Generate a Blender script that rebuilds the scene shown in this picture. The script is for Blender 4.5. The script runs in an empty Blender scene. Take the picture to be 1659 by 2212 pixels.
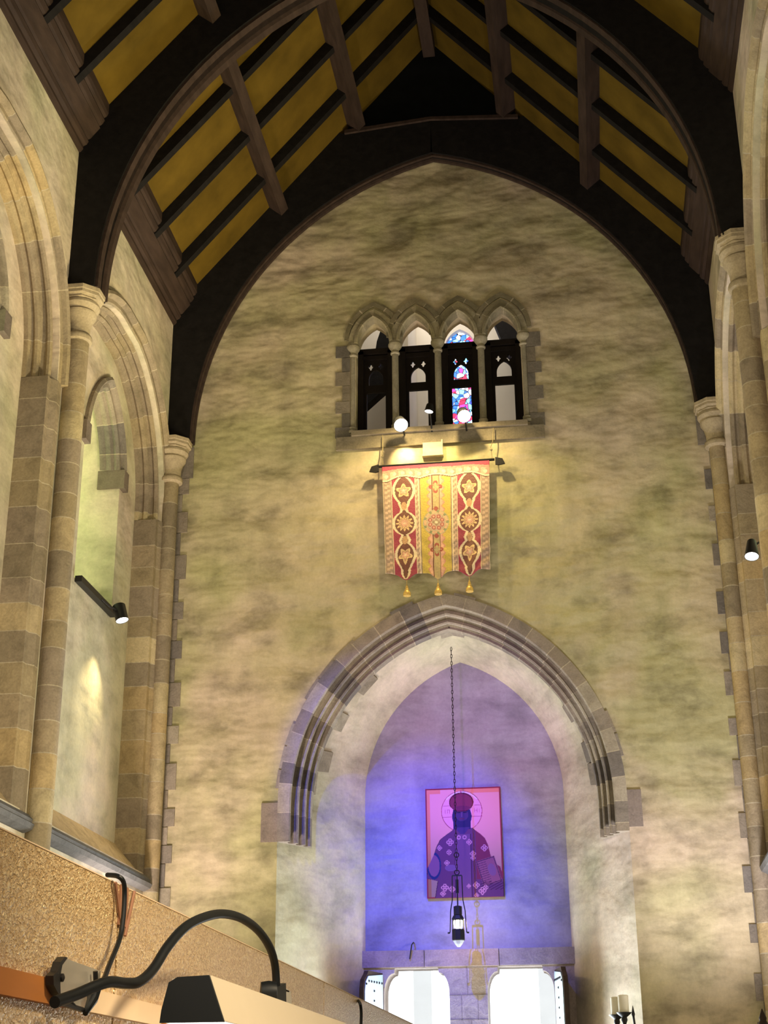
import bpy, math, random
import numpy as np
from mathutils import Vector, Matrix
from mathutils.geometry import delaunay_2d_cdt

random.seed(7)
rng = np.random.default_rng(5)
sc = bpy.context.scene
COL = sc.collection
PI = math.pi

# ------------------------------------------------------------------ camera
F_PX, YAW, PITCH, ROLL = 3188.6, -0.1339, 0.3886, -0.0080
CAM = Vector((1.7736, -18.3755, 1.6))
fw = Vector((math.sin(YAW)*math.cos(PITCH), math.cos(YAW)*math.cos(PITCH), math.sin(PITCH)))
rt = Vector((math.cos(YAW), -math.sin(YAW), 0))
up = rt.cross(fw)
rt, up = (math.cos(ROLL)*rt + math.sin(ROLL)*up), (-math.sin(ROLL)*rt + math.cos(ROLL)*up)
cd = bpy.data.cameras.new('camera')
cam = bpy.data.objects.new('camera', cd)
COL.objects.link(cam)
M = Matrix.Identity(4)
for i in range(3):
    M[i][0], M[i][1], M[i][2], M[i][3] = rt[i], up[i], -fw[i], CAM[i]
cam.matrix_world = M
cd.sensor_fit = 'VERTICAL'
cd.sensor_height = 36.0
cd.lens = F_PX * 36.0 / 2212.0
cd.clip_start = 0.05
sc.camera = cam

# ------------------------------------------------------------------ colour management, world, lights
sc.view_settings.view_transform = 'Standard'
sc.view_settings.look = 'None'
sc.view_settings.gamma = 1.0
sc.view_settings.exposure = 0.0
sc.view_settings.use_curve_mapping = False
w = bpy.data.worlds.new('world')
sc.world = w
w.use_nodes = True
w.node_tree.nodes['Background'].inputs[0].default_value = (0.86, 0.94, 1.0, 1)
w.node_tree.nodes['Background'].inputs[1].default_value = 2.6


def light(kind, name, loc, energy, color, target=None, **kw):
    l = bpy.data.lights.new(name, kind)
    l.energy = energy
    l.color = color
    for k, v in kw.items():
        setattr(l, k, v)
    o = bpy.data.objects.new(name, l)
    o.location = loc
    if target is not None:
        d = Vector(target) - Vector(loc)
        o.rotation_euler = d.to_track_quat('-Z', 'Y').to_euler()
    COL.objects.link(o)
    return o


# general nave lighting: an added, unseen roof uplight, and light from the rest of the nave
RAD = math.radians
light('SPOT', 'roof_fill_uplight', (2.9, -4.6, 1.7), 4300, (1.0, 0.82, 0.42), (-3.3, -3.3, 12.9), spot_size=RAD(48), spot_blend=1.0, shadow_soft_size=0.8)
light('AREA', 'nave_rear_light', (0.5, -20.5, 5.5), 330, (1.0, 0.90, 0.74), (0.0, 0.0, 8.0), shape='RECTANGLE', size=6.5, size_y=6)
# unseen fill spots added to brighten the side walls from across the nave
light('SPOT', 'side_wall_fill', (2.8, -8.6, 1.4), 2300, (1.0, 0.87, 0.62), (-3.8, -5.2, 7.0), spot_size=RAD(66), spot_blend=0.9, shadow_soft_size=0.5)
light('SPOT', 'side_wall_fill', (-2.6, -8.6, 1.4), 1700, (1.0, 0.87, 0.62), (3.9, -5.2, 7.0), spot_size=RAD(66), spot_blend=0.9, shadow_soft_size=0.5)
# added fill spots for the end wall, out of view either side of the doorway
light('SPOT', 'end_wall_fill', (-3.3, -2.6, 1.2), 1350, (1.0, 0.83, 0.72), (-2.9, 0.0, 8.0), spot_size=RAD(66), spot_blend=0.9, shadow_soft_size=0.3)
light('SPOT', 'end_wall_fill', (3.4, -2.6, 1.2), 1100, (0.98, 0.93, 0.98), (3.0, 0.0, 6.6), spot_size=RAD(66), spot_blend=0.9, shadow_soft_size=0.3)
# daylight coming in at the two open doors
light('AREA', 'door_daylight', (0.15, 1.15, 1.5), 420, (0.84, 0.93, 1.0), (0.15, -3.5, 3.2), shape='RECTANGLE', size=2.2, size_y=2.2)
# fill spots added out of sight behind the nearer shafts, grazing the upper end wall
light('SPOT', 'upper_wall_fill', (-3.30, -3.7, 9.0), 25, (1.0, 0.90, 0.40), (0.7, 0.0, 11.3), spot_size=RAD(90), spot_blend=1.0, shadow_soft_size=0.25)
light('SPOT', 'upper_wall_fill', (3.45, -3.7, 9.0), 12, (1.0, 0.90, 0.40), (-0.5, 0.0, 11.3), spot_size=RAD(90), spot_blend=1.0, shadow_soft_size=0.25)
# coloured stage spots thrown on the doorway recess
light('SPOT', 'blue_spot', (-2.75, -9.6, 12.6), 17000, (0.03, 0.07, 1.0), (-0.25, 1.5, 4.35), spot_size=RAD(16), spot_blend=1.0, shadow_soft_size=0.05)
light('SPOT', 'violet_spot', (-1.3, -15.5, 7.3), 6500, (0.50, 0.16, 0.72), (0.2, 1.5, 6.2), spot_size=RAD(12), spot_blend=0.9, shadow_soft_size=0.35)


# ------------------------------------------------------------------ materials
def new_mat(name):
    m = bpy.data.materials.new(name)
    m.use_nodes = True
    nt = m.node_tree
    return m, nt, nt.nodes['Principled BSDF']


def N(nt, t, **kw):
    n = nt.nodes.new(t)
    for k, v in kw.items():
        setattr(n, k, v)
    return n


def noise(nt, vec, scale, detail=4, rough=0.55, dist=0.0):
    n = N(nt, 'ShaderNodeTexNoise')
    n.inputs['Scale'].default_value = scale
    n.inputs['Detail'].default_value = detail
    n.inputs['Roughness'].default_value = rough
    n.inputs['Distortion'].default_value = dist
    nt.links.new(vec, n.inputs['Vector'])
    return n.outputs['Fac']


def ramp(nt, fac, stops):
    r = N(nt, 'ShaderNodeValToRGB')
    e = r.color_ramp.elements
    while len(e) < len(stops):
        e.new(0.5)
    for i, (p, c) in enumerate(stops):
        e[i].position = p
        e[i].color = (c[0], c[1], c[2], 1) if not isinstance(c, (int, float)) else (c, c, c, 1)
    nt.links.new(fac, r.inputs[0])
    return r.outputs[0]


def mix(nt, fac, a, b, mode='MIX'):
    m = N(nt, 'ShaderNodeMix', data_type='RGBA', blend_type=mode)
    for s, v in ((0, fac), (6, a), (7, b)):
        if hasattr(v, 'links') or hasattr(v, 'is_linked'):
            nt.links.new(v, m.inputs[s])
        else:
            m.inputs[s].default_value = v if isinstance(v, (int, float)) else (*v[:3], 1)
    return m.outputs[2]


def bump(nt, bsdf, height, strength, dist, prev=None):
    b = N(nt, 'ShaderNodeBump')
    b.inputs['Strength'].default_value = strength
    b.inputs['Distance'].default_value = dist
    nt.links.new(height, b.inputs['Height'])
    if prev is not None:
        nt.links.new(prev, b.inputs['Normal'])
    nt.links.new(b.outputs[0], bsdf.inputs['Normal'])
    return b.outputs[0]


def coords(nt, scale=(1, 1, 1)):
    g = N(nt, 'ShaderNodeNewGeometry')
    mp = N(nt, 'ShaderNodeMapping')
    mp.inputs['Scale'].default_value = scale
    nt.links.new(g.outputs['Position'], mp.inputs[0])
    return mp.outputs[0]


def plaster_mat(name, base, olive, rose, amp=1.0):
    m, nt, b = new_mat(name)
    v = coords(nt)
    vs = coords(nt, (1, 1, 1.6))
    vv = coords(nt, (1, 1, 0.35))
    n1 = noise(nt, v, 0.42, 5, 0.6, 0.6)
    n2 = noise(nt, vs, 1.5, 7, 0.62, 0.15)
    n3 = noise(nt, vv, 3.2, 5, 0.6)
    n4 = noise(nt, v, 26, 3, 0.6)
    c = mix(nt, ramp(nt, n1, [(0.40, 0.0), (0.60, 1.0)]), base, olive)
    c = mix(nt, ramp(nt, noise(nt, v, 0.55, 3, 0.5, 0.2), [(0.5, 0.0), (0.68, 0.75)]), c, rose)
    c = mix(nt, 1.0, c, ramp(nt, n2, [(0.3, 1 - 0.40*amp), (0.5, 1.0), (0.75, 1.16)]), 'MULTIPLY')
    c = mix(nt, 1.0, c, ramp(nt, n3, [(0.3, 1 - 0.16*amp), (0.6, 1.04)]), 'MULTIPLY')
    c = mix(nt, 1.0, c, ramp(nt, n4, [(0.3, 0.93), (0.7, 1.05)]), 'MULTIPLY')
    nt.links.new(c, b.inputs['Base Color'])
    b.inputs['Roughness'].default_value = 0.9
    b.inputs['Specular IOR Level'].default_value = 0.1
    n5 = noise(nt, coords(nt, (0.9, 0.9, 1.6)), 1.1, 3, 0.5, 0.1)
    p = bump(nt, b, n5, 0.65, 0.18*amp)
    p = bump(nt, b, n2, 0.35, 0.05, p)
    bump(nt, b, n4, 0.2, 0.01, p)
    return m


def stone_mat(name, tint=(1, 1, 1), strength=0.5):
    m, nt, b = new_mat(name)
    a = N(nt, 'ShaderNodeAttribute', attribute_name='Col')
    v = coords(nt)
    n1 = noise(nt, v, 5, 6, 0.65, 0.5)
    n2 = noise(nt, v, 45, 3, 0.6)
    c = mix(nt, 1.0, a.outputs['Color'], ramp(nt, n1, [(0.25, 0.66), (0.5, 1.0), (0.8, 1.2)]), 'MULTIPLY')
    c = mix(nt, 1.0, c, ramp(nt, n2, [(0.3, 0.86), (0.7, 1.1)]), 'MULTIPLY')
    c = mix(nt, 1.0, c, tint, 'MULTIPLY')
    nt.links.new(c, b.inputs['Base Color'])
    b.inputs['Roughness'].default_value = 0.88
    b.inputs['Specular IOR Level'].default_value = 0.12
    p = bump(nt, b, n1, strength, 0.03)
    bump(nt, b, n2, 0.3, 0.006, p)
    return m


def attr_mat(name, rough=0.7, metallic=0.0, bumpy=0.0):
    m, nt, b = new_mat(name)
    a = N(nt, 'ShaderNodeAttribute', attribute_name='Col')
    v = coords(nt)
    c = mix(nt, 1.0, a.outputs['Color'], ramp(nt, noise(nt, v, 40, 3), [(0.3, 0.82), (0.7, 1.1)]), 'MULTIPLY')
    nt.links.new(c, b.inputs['Base Color'])
    b.inputs['Roughness'].default_value = rough
    b.inputs['Metallic'].default_value = metallic
    if bumpy:
        bump(nt, b, noise(nt, v, 60, 2), bumpy, 0.01)
    return m


def plain(name, c, rough=0.6, metallic=0.0, var=0.15, scale=8, stretch=(1, 1, 1), spec=0.3, bmp=0.0):
    m, nt, b = new_mat(name)
    v = coords(nt, stretch)
    n = noise(nt, v, scale, 4)
    nt.links.new(mix(nt, 1.0, c, ramp(nt, n, [(0.25, 1 - var), (0.75, 1 + var)]), 'MULTIPLY'), b.inputs['Base Color'])
    b.inputs['Roughness'].default_value = rough
    b.inputs['Metallic'].default_value = metallic
    b.inputs['Specular IOR Level'].default_value = spec
    if bmp:
        bump(nt, b, n, bmp, 0.02)
    return m


def emit(name, c, s):
    m, nt, b = new_mat(name)
    b.inputs['Base Color'].default_value = (*c, 1)
    b.inputs['Emission Color'].default_value = (*c, 1)
    b.inputs['Emission Strength'].default_value = s
    return m


PLASTER = plaster_mat('lime_plaster', (0.60, 0.50, 0.33), (0.48, 0.44, 0.235), (0.64, 0.50, 0.39), 1.15)
PLASTER_PALE = plaster_mat('pale_plaster', (0.66, 0.56, 0.44), (0.56, 0.52, 0.36), (0.68, 0.55, 0.47), 0.8)
PLASTER_BLUE_DIM = plaster_mat('dim_blue_lit_plaster', (0.36, 0.34, 0.42), (0.32, 0.31, 0.38), (0.38, 0.33, 0.40), 0.8)  # plaster darkened and tinted lavender to imitate the dim, blue-lit recess
STONE = stone_mat('dressed_stone')
STONE_GREY = stone_mat('grey_dressed_stone', (0.74, 0.76, 0.78))
TIMBER = plain('dark_timber', (0.011, 0.0095, 0.009), 0.75, var=0.35, scale=9, stretch=(1, 0.25, 1), spec=0.15, bmp=0.4)
TIMBER_BROWN = plain('brown_timber', (0.046, 0.029, 0.022), 0.7, var=0.35, scale=12, stretch=(1, 0.2, 1), spec=0.2, bmp=0.4)
GABLE_SHADE = plain('gable_shade_black', (0.006, 0.007, 0.007), 0.8, var=0.3, scale=6, spec=0.1)  # near-black for the shaded gable above the far collar
BOARDS = plain('ochre_ceiling_boards', (0.120, 0.075, 0.010), 0.8, var=0.3, scale=2.2, spec=0.1)
BLACK = plain('black_metal', (0.012, 0.012, 0.013), 0.42, var=0.1, spec=0.4)
BLACK_RUB = plain('black_rubber', (0.005, 0.007, 0.009), 0.5, var=0.1, spec=0.3)
IRON = plain('wrought_iron', (0.02, 0.017, 0.016), 0.5, metallic=0.3, spec=0.4)
LAMP_WHITE = emit('lamp_lens', (1.0, 0.96, 0.88), 14.0)
SLAB = plain('stone_floor', (0.30, 0.25, 0.19), 0.7, scale=3)
WAX = plain('candle_wax', (0.85, 0.80, 0.62), 0.5, var=0.04)
CHAIN = plain('dark_chain', (0.03, 0.02, 0.02), 0.5, metallic=0.5)
BRASS = plain('gold_thread', (0.75, 0.50, 0.14), 0.45, metallic=0.3, var=0.3, scale=60)
CREAM = plain('cream_enamel', (0.72, 0.62, 0.46), 0.4, var=0.03, spec=0.5)
STEEL = plain('brushed_steel', (0.62, 0.58, 0.50), 0.35, metallic=0.6, var=0.08)


# ------------------------------------------------------------------ mesh builder
class MB:
    def __init__(s):
        s.v, s.f, s.c, s.m = [], [], [], []

    def add(s, verts, faces, col=(0.5, 0.5, 0.5), mi=0):
        o = len(s.v)
        s.v.extend([tuple(p) for p in verts])
        for k, f in enumerate(faces):
            s.f.append(tuple(i + o for i in f))
            s.c.append(col[k] if isinstance(col, list) else col)
            s.m.append(mi)

    def box(s, a, b, col=(0.5, 0.5, 0.5), mi=0, mapf=None):
        (x0, y0, z0), (x1, y1, z1) = a, b
        vs = [(x0, y0, z0), (x1, y0, z0), (x1, y1, z0), (x0, y1, z0), (x0, y0, z1), (x1, y0, z1), (x1, y1, z1), (x0, y1, z1)]
        if mapf:
            vs = [mapf(*p) for p in vs]
        s.add(vs, [(0, 3, 2, 1), (4, 5, 6, 7), (0, 1, 5, 4), (1, 2, 6, 5), (2, 3, 7, 6), (3, 0, 4, 7)], col, mi)

    def prism(s, poly, y0, y1, axis='y', col=(0.5, 0.5, 0.5), mi=0):
        """poly of (a,b) extruded along axis"""
        n = len(poly)

        def P(a, b, t):
            return {'y': (a, t, b), 'x': (t, a, b), 'z': (a, b, t)}[axis]
        vs = [P(a, b, y0) for a, b in poly] + [P(a, b, y1) for a, b in poly]
        fs = [tuple(range(n)), tuple(range(2*n - 1, n - 1, -1))]
        fs += [(i, n + i, n + (i + 1) % n, (i + 1) % n) for i in range(n)]
        s.add(vs, fs, col, mi)

    def tube(s, pts, r, seg=10, closed=False, col=(0.5, 0.5, 0.5), mi=0, caps=True):
        pts = [Vector(p) for p in pts]
        n = len(pts)
        rs = r if isinstance(r, (list, tuple)) else [r]*n
        rings = []
        prev = None
        for i, p in enumerate(pts):
            if closed:
                t = (pts[(i + 1) % n] - pts[i - 1]).normalized()
            else:
                t = (pts[min(i + 1, n - 1)] - pts[max(i - 1, 0)]).normalized()
            if prev is None:
                a = Vector((0, 0, 1)) if abs(t.z) < 0.9 else Vector((1, 0, 0))
                u = t.cross(a).normalized()
            else:
                u = (prev - t * prev.dot(t)).normalized()
            prev = u
            q = t.cross(u)
            rings.append([p + (u*math.cos(2*PI*k/seg) + q*math.sin(2*PI*k/seg))*rs[i] for k in range(seg)])
        vs = [v for rg in rings for v in rg]
        fs = []
        m = n if closed else n - 1
        for i in range(m):
            j = (i + 1) % n
            for k in range(seg):
                l = (k + 1) % seg
                fs.append((i*seg + k, i*seg + l, j*seg + l, j*seg + k))
        if caps and not closed:
            fs.append(tuple(range(seg - 1, -1, -1)))
            fs.append(tuple((n - 1)*seg + k for k in range(seg)))
        s.add(vs, fs, col, mi)

    def lathe(s, prof, c=(0, 0, 0), seg=20, col=(0.5, 0.5, 0.5), axis=None, mi=0, phase=0.0, cap=True):
        """prof of (r,z); axis: optional direction vector replacing +z"""
        c = Vector(c)
        q = Vector((0, 0, 1)).rotation_difference(Vector(axis).normalized()) if axis is not None else None
        vs = []
        for r, z in prof:
            for k in range(seg):
                a = 2*PI*k/seg + phase
                p = Vector((r*math.cos(a), r*math.sin(a), z))
                if q:
                    p = q @ p
                vs.append(c + p)
        fs, cl = [], []
        n = len(prof)
        for i in range(n - 1):
            for k in range(seg):
                l = (k + 1) % seg
                fs.append((i*seg + k, i*seg + l, (i + 1)*seg + l, (i + 1)*seg + k))
                cl.append(col[i] if isinstance(col, list) else col)
        if cap:
            fs.append(tuple(range(seg - 1, -1, -1)))
            fs.append(tuple((n - 1)*seg + k for k in range(seg)))
            cl += [cl[0], cl[-1]]
        s.add(vs, fs, cl, mi)

    def build(s, name, mats, parent=None, smooth=False, loc=None):
        me = bpy.data.meshes.new(name)
        vs = s.v
        if loc is not None:
            L = Vector(loc)
            vs = [tuple(Vector(p) - L) for p in vs]
        me.from_pydata(vs, [], s.f)
        for m in (mats if isinstance(mats, (list, tuple)) else [mats]):
            me.materials.append(m)
        me.polygons.foreach_set('material_index', s.m)
        at = me.color_attributes.new('Col', 'FLOAT_COLOR', 'CORNER')
        arr = np.ones((len(me.loops), 4), dtype=np.float32)
        tot = [len(f) for f in s.f]
        arr[:, :3] = np.repeat(np.array([c[:3] for c in s.c], dtype=np.float32), tot, axis=0)
        at.data.foreach_set('color', arr.ravel())
        if smooth:
            me.polygons.foreach_set('use_smooth', [True]*len(me.polygons))
            me.set_sharp_from_angle(angle=math.radians(35))
        me.update()
        o = bpy.data.objects.new(name, me)
        COL.objects.link(o)
        if loc is not None:
            o.location = loc
        if parent is not None:
            o.parent = parent
            if loc is None:
                o.matrix_parent_inverse = Matrix.Translation(-parent.location)
            else:
                o.location = Vector(loc) - parent.location
        return o


def tag(o, label, cat, group=None):
    o['label'] = label
    o['category'] = cat
    if group:
        o['group'] = group
    return o


def empty(name, loc, label, cat, group=None):
    o = bpy.data.objects.new(name, None)
    o.empty_display_size = 0.1
    o.location = loc
    COL.objects.link(o)
    return tag(o, label, cat, group)


def struct(o):
    o['kind'] = 'structure'
    return o


XC = 0.08                 # nave centre line
XL, XR = -3.72, 3.88      # side wall faces


def back(s, z, d):
    return (s, -d, z)


def back2(s, z, d):
    return (s, 1.5 - d, z)


def left(s, z, d):
    return (XL + d, s, z)


def right(s, z, d):
    return (XR - d, s, z)


def arch(c, a, zs, rise, n=14, bottom=None):
    """pointed arch outline, from left foot over the apex to right foot"""
    R = (a*a + rise*rise)/(2*a)
    th = math.asin(min(1, rise/R)) if rise <= R else PI - math.asin(rise/R)
    pts = []
    if bottom is not None:
        pts.append((c - a, bottom))
    for i in range(n + 1):
        t = th*i/n
        pts.append((c - a + R - R*math.cos(t), zs + R*math.sin(t)))
    rt_ = [(2*c - x, z) for x, z in reversed(pts[:-1])]
    return pts + rt_


PAL = [(0.44, 0.35, 0.21), (0.36, 0.29, 0.18), (0.52, 0.43, 0.26), (0.30, 0.245, 0.17), (0.47, 0.355, 0.19), (0.40, 0.32, 0.21), (0.32, 0.26, 0.19)]
PALG = [(0.33, 0.28, 0.22), (0.26, 0.225, 0.185), (0.38, 0.33, 0.25), (0.21, 0.185, 0.16), (0.30, 0.25, 0.19)]
MORTAR = (0.50, 0.43, 0.31)


def shade(pal, a, b):
    c = random.choice(pal)
    k = random.uniform(a, b)
    return (c[0]*k, c[1]*k, c[2]*k)



def resample(path, lens, joint=0.010, closed=False):
    """insert block joints in the path; returns points and the block id per segment (-1 for mortar)"""
    P = [Vector((p[0], p[1])) for p in path]
    L = [0.0]
    for i in range(1, len(P)):
        L.append(L[-1] + (P[i] - P[i-1]).length)
    tot = L[-1]
    cuts = []
    t = 0.0
    while t < tot:
        t += random.uniform(*lens)
        if t < tot - 0.06:
            cuts.append(t)
    marks = [(l, p, 0) for l, p in zip(L, P)]

    def at(l):
        for i in range(1, len(L)):
            if l <= L[i] + 1e-9:
                k = (l - L[i-1])/max(1e-9, L[i] - L[i-1])
                return P[i-1].lerp(P[i], k)
        return P[-1]
    J = [(c - joint/2, c + joint/2) for c in cuts]
    marks = [mk for mk in marks if not any(a - 0.004 < mk[0] < b + 0.004 for a, b in J)]
    for a, b in J:
        marks += [(a, at(a), 1), (b, at(b), 1)]
    marks.sort(key=lambda q: q[0])
    ids = []
    for i in range(len(marks) - 1):
        mid = (marks[i][0] + marks[i+1][0])/2
        if any(a < mid < b for a, b in J):
            ids.append(-1)
        else:
            ids.append(sum(1 for c in cuts if c < mid))
    return [mk[1] for mk in marks], ids


def sweep(mb, mapf, path, prof, lens=(0.28, 0.42), pal=PAL, cap=True, closed_prof=False, mi=0):
    """sweep an (outward, depth) profile along a wall-plane path, coloured block by block"""
    pts, ids = resample(path, lens)
    n = len(pts)
    nor = []
    for i in range(n):
        t0 = (pts[i] - pts[i-1]).normalized() if i > 0 else None
        t1 = (pts[i+1] - pts[i]).normalized() if i < n - 1 else None
        t0 = t0 or t1
        t1 = t1 or t0
        n0 = Vector((-t0.y, t0.x))
        n1 = Vector((-t1.y, t1.x))
        b = (n0 + n1)
        b = b.normalized() if b.length > 1e-6 else n0
        b = b / max(0.6, b.dot(n0))
        nor.append(b)
    k = len(prof)
    vs = [mapf(p.x + q.x*a, p.y + q.y*a, d) for p, q in zip(pts, nor) for a, d in prof]
    cols = {}
    fs, cl = [], []
    for i in range(n - 1):
        if ids[i] not in cols:
            cols[ids[i]] = MORTAR if ids[i] < 0 else shade(pal, 0.88, 1.12)
        for j in range(k if closed_prof else k - 1):
            l = (j + 1) % k
            fs.append((i*k + j, i*k + l, (i + 1)*k + l, (i + 1)*k + j))
            cl.append(cols[ids[i]])
    if cap:
        fs.append(tuple(range(k)))
        fs.append(tuple((n - 1)*k + j for j in range(k - 1, -1, -1)))
        cl += [cl[0], cl[-1]]
    mb.add(vs, fs, cl, mi)


def inside(p, poly):
    x, y = p
    c = False
    j = len(poly) - 1
    for i in range(len(poly)):
        xi, yi = poly[i]
        xj, yj = poly[j]
        if (yi > y) != (yj > y) and x < (xj - xi)*(y - yi)/(yj - yi) + xi:
            c = not c
        j = i
    return c


def sheet(mb, mapf, outer, holes, d0, d1, mi=0, col=(0.5, 0.5, 0.5)):
    """wall slab with holes between depths d0 (front) and d1 (back)"""
    loops = [outer] + holes
    vs, cons = [], []
    for lp in loops:
        o = len(vs)
        vs += [Vector(p) for p in lp]
        cons += [(o + i, o + (i + 1) % len(lp)) for i in range(len(lp))]
    r = delaunay_2d_cdt(vs, cons, [], 0, 1e-5)
    V, Fs = r[0], r[2]
    keep = []
    for f in Fs:
        c = sum((V[i] for i in f), Vector((0, 0)))/len(f)
        if inside(c, outer) and not any(inside(c, h) for h in holes):
            keep.append(tuple(f))
    n = len(V)
    allv = [mapf(p.x, p.y, d0) for p in V] + [mapf(p.x, p.y, d1) for p in V]
    fs = keep + [tuple(n + i for i in reversed(f)) for f in keep]
    mb.add(allv, fs, col, mi)
    for lp in loops:
        k = len(lp)
        q = [mapf(a, b, d0) for a, b in lp] + [mapf(a, b, d1) for a, b in lp]
        mb.add(q, [(i, (i + 1) % k, k + (i + 1) % k, k + i) for i in range(k)], col, mi)


def loft(mb, A, B, col=(0.5, 0.5, 0.5), mi=0, closed=False, steps=1):
    n = len(A)
    rows = []
    for t in range(steps + 1):
        k = t/steps
        rows.append([tuple(Vector(a).lerp(Vector(b), k)) for a, b in zip(A, B)])
    for r0, r1 in zip(rows, rows[1:]):
        m = n if closed else n - 1
        mb.add(r0 + r1, [(i, (i + 1) % n, n + (i + 1) % n, n + i) for i in range(m)], col, mi)


# ================================================================== THE SETTING
# floor
m = MB(); m.box((-5.6, -23, -0.2), (5.8, 7.5, 0.0)); struct(m.build('floor', SLAB))

# back wall with the doorway opening and the four-light window opening
NICHE = arch(XC + 0.02, 2.19, 5.25, 2.62, 18, 0.0)
LC = [-0.83, -0.225, 0.385, 0.995]         # centres of the four lancets
win_hole = [(-1.09, 10.40)]
for c in LC:
    win_hole += arch(c, 0.25, 11.80, 0.40, 8)
win_hole += [(1.255, 10.40)]
m = MB()
sheet(m, back, [(-5.3, 0), (5.45, 0), (5.45, 17.7), (-5.3, 17.7)], [[(p[0], max(p[1], 0.002)) for p in NICHE], win_hole], 0.0, -0.34)
struct(m.build('wall_back', PLASTER))

# splayed doorway recess (soffit) and its inner wall
NI = XC + 0.07
INNER = arch(NI, 1.345, 5.60, 1.87, 18, 0.0)
m = MB()
loft(m, [back(x, z, 0.0) for x, z in NICHE], [back2(x, z, 0.0) for x, z in INNER], steps=6)
struct(m.build('wall_recess', PLASTER_PALE))


def shoulder(x0, x1, ztop, zs, sh):
    """door opening outline with shouldered head"""
    r = sh
    P = [(x0, 0.0), (x0, zs)]
    for i in range(1, 7):
        t = PI/2*i/6
        P.append((x0 + r*(1 - math.cos(t))*0.9, zs + (ztop - zs - 0.06)*math.sin(t)))
    P.append((x0 + r*0.95, ztop))
    Q = [((x0 + x1) - a, b) for a, b in reversed(P)]
    return P + Q


DOORS = [shoulder(-0.95, -0.10, 3.38, 3.06, 0.15), shoulder(0.39, 1.245, 3.38, 3.06, 0.15)]
m = MB()
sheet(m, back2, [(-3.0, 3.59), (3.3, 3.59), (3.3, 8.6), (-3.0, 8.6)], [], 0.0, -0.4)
struct(m.build('wall_tympanum', PLASTER_BLUE_DIM))
# door wall in coursed stone: lintel course, then blocks
m = MB()
sheet(m, back2, [(-3.0, 0), (3.3, 0), (3.3, 3.59), (-3.0, 3.59)], [[(a, max(b, 0.002)) for a, b in d] for d in DOORS], 0.03, -0.4, col=(0.40, 0.33, 0.29))
# joints of the trumeau and lintel blocks as shallow mortar lines
JO = (0.24, 0.20, 0.18)
m.box((0.13, -1.533 + 3.0, 3.04), (0.138, -1.53 + 3.01, 3.40), JO)
for z in (3.03, 2.73, 2.42, 2.1):
    m.box((-0.10, 1.467, z), (0.39, 1.475, z + 0.009), JO)
for x, z0, z1 in ((0.05, 2.73, 3.03), (0.26, 2.73, 3.03), (0.17, 2.42, 2.73), (0.1, 2.1, 2.42)):
    m.box((x, 1.467, z0), (x + 0.008, 1.475, z1), JO)
struct(m.build('wall_doorway', STONE))
# string above the lintel
m = MB()
for x0, x1, c in ((-1.26, -0.42, (0.36, 0.27, 0.25)), (-0.41, 0.55, (0.40, 0.31, 0.27)), (0.56, 1.56, (0.33, 0.28, 0.26))):
    m.box((x0, 1.44, 3.39), (x1, 1.52, 3.60), c)
struct(m.build('trim_1', STONE))


# side walls: each bay a deep blind arch holding a lancet
BAY = 4.25
ZSILL = 4.42


def bay_arch(k, a=1.92):
    return arch(-2.16 - BAY*k, a, 9.30, 1.80, 14, ZSILL)


def lancet(k, a=0.72, g=0.0):
    return arch(-1.80 - BAY*k, a, 9.35, 1.12, 10, 7.55)


GLASS_DAY = emit('daylit_glass', (0.80, 0.95, 0.50), 1.9)
for side, mapf, nm in ((-1, left, 'wall_left'), (1, right, 'wall_right')):
    m = MB()
    holes = [bay_arch(k) for k in (0, 1)]
    sheet(m, mapf, [(-22.5, 0), (0.02, 0), (0.02, 12.9), (-22.5, 12.9)], holes, 0.0, -0.20)
    # recessed panels behind the arches
    lh = [lancet(k) for k in (0, 1)]
    sheet(m, mapf, [(-22.5, 3.9), (0.02, 3.9), (0.02, 12.9), (-22.5, 12.9)], lh, -0.36, -0.45)
    for k in (0, 1):
        o = lancet(k)
        q = [( -1.80 - BAY*k + (a + 1.80 + BAY*k)*0.99, b - 0.02 + (0.2 if b < 7.6 else 0)) for a, b in o]
        loft(m, [mapf(a, b, -0.36) for a, b in o], [mapf(a, b, -1.25) for a, b in q], closed=True)
    # outer shell
    x0, x1 = (XL - 1.5, XL - 1.42) if side < 0 else (XR + 1.42, XR + 1.5)
    m.box((x0, -22.5, 0), (x1, 0.1, 12.9))
    struct(m.build(nm, PLASTER_PALE))
for i, (mapf, k) in enumerate(((left, 0), (left, 1), (right, 0), (right, 1))):
    m = MB()
    c = -1.80 - BAY*k
    q = [(c + (a - c)*1.03, b) for a, b in lancet(k)]
    n = len(q)
    m.add([mapf(a, b, -1.20) for a, b in q] + [mapf(a, b, -1.22) for a, b in q], [tuple(range(n)), tuple(range(2*n-1, n-1, -1))] + [(j, (j+1) % n, n+(j+1) % n, n+j) for j in range(n)])
    struct(m.build('window_%d' % (i + 5), GLASS_DAY))

# far end of the nave behind the camera
m = MB(); m.box((-5.3, -22.6, 0), (5.45, -22.4, 17.7)); struct(m.build('wall_front', PLASTER))

# ceiling: two boarded slopes
ZR0, SL = 12.47, 1.17      # height of the boarding at the wall face, slope


def zroof(x):
    return ZR0 + SL*((x - XL) if x < XC else (2*XC - x - XL))


m = MB()
e = 1.7
m.prism([(XL - e, zroof(XL - e)), (XC, zroof(XC)), (2*XC - XL + e, zroof(XL - e)), (2*XC - XL + e, zroof(XL - e) + 0.15), (XC, zroof(XC) + 0.15), (XL - e, zroof(XL - e) + 0.15)], -22.5, 0.05)
struct(m.build('ceiling', BOARDS))

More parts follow.
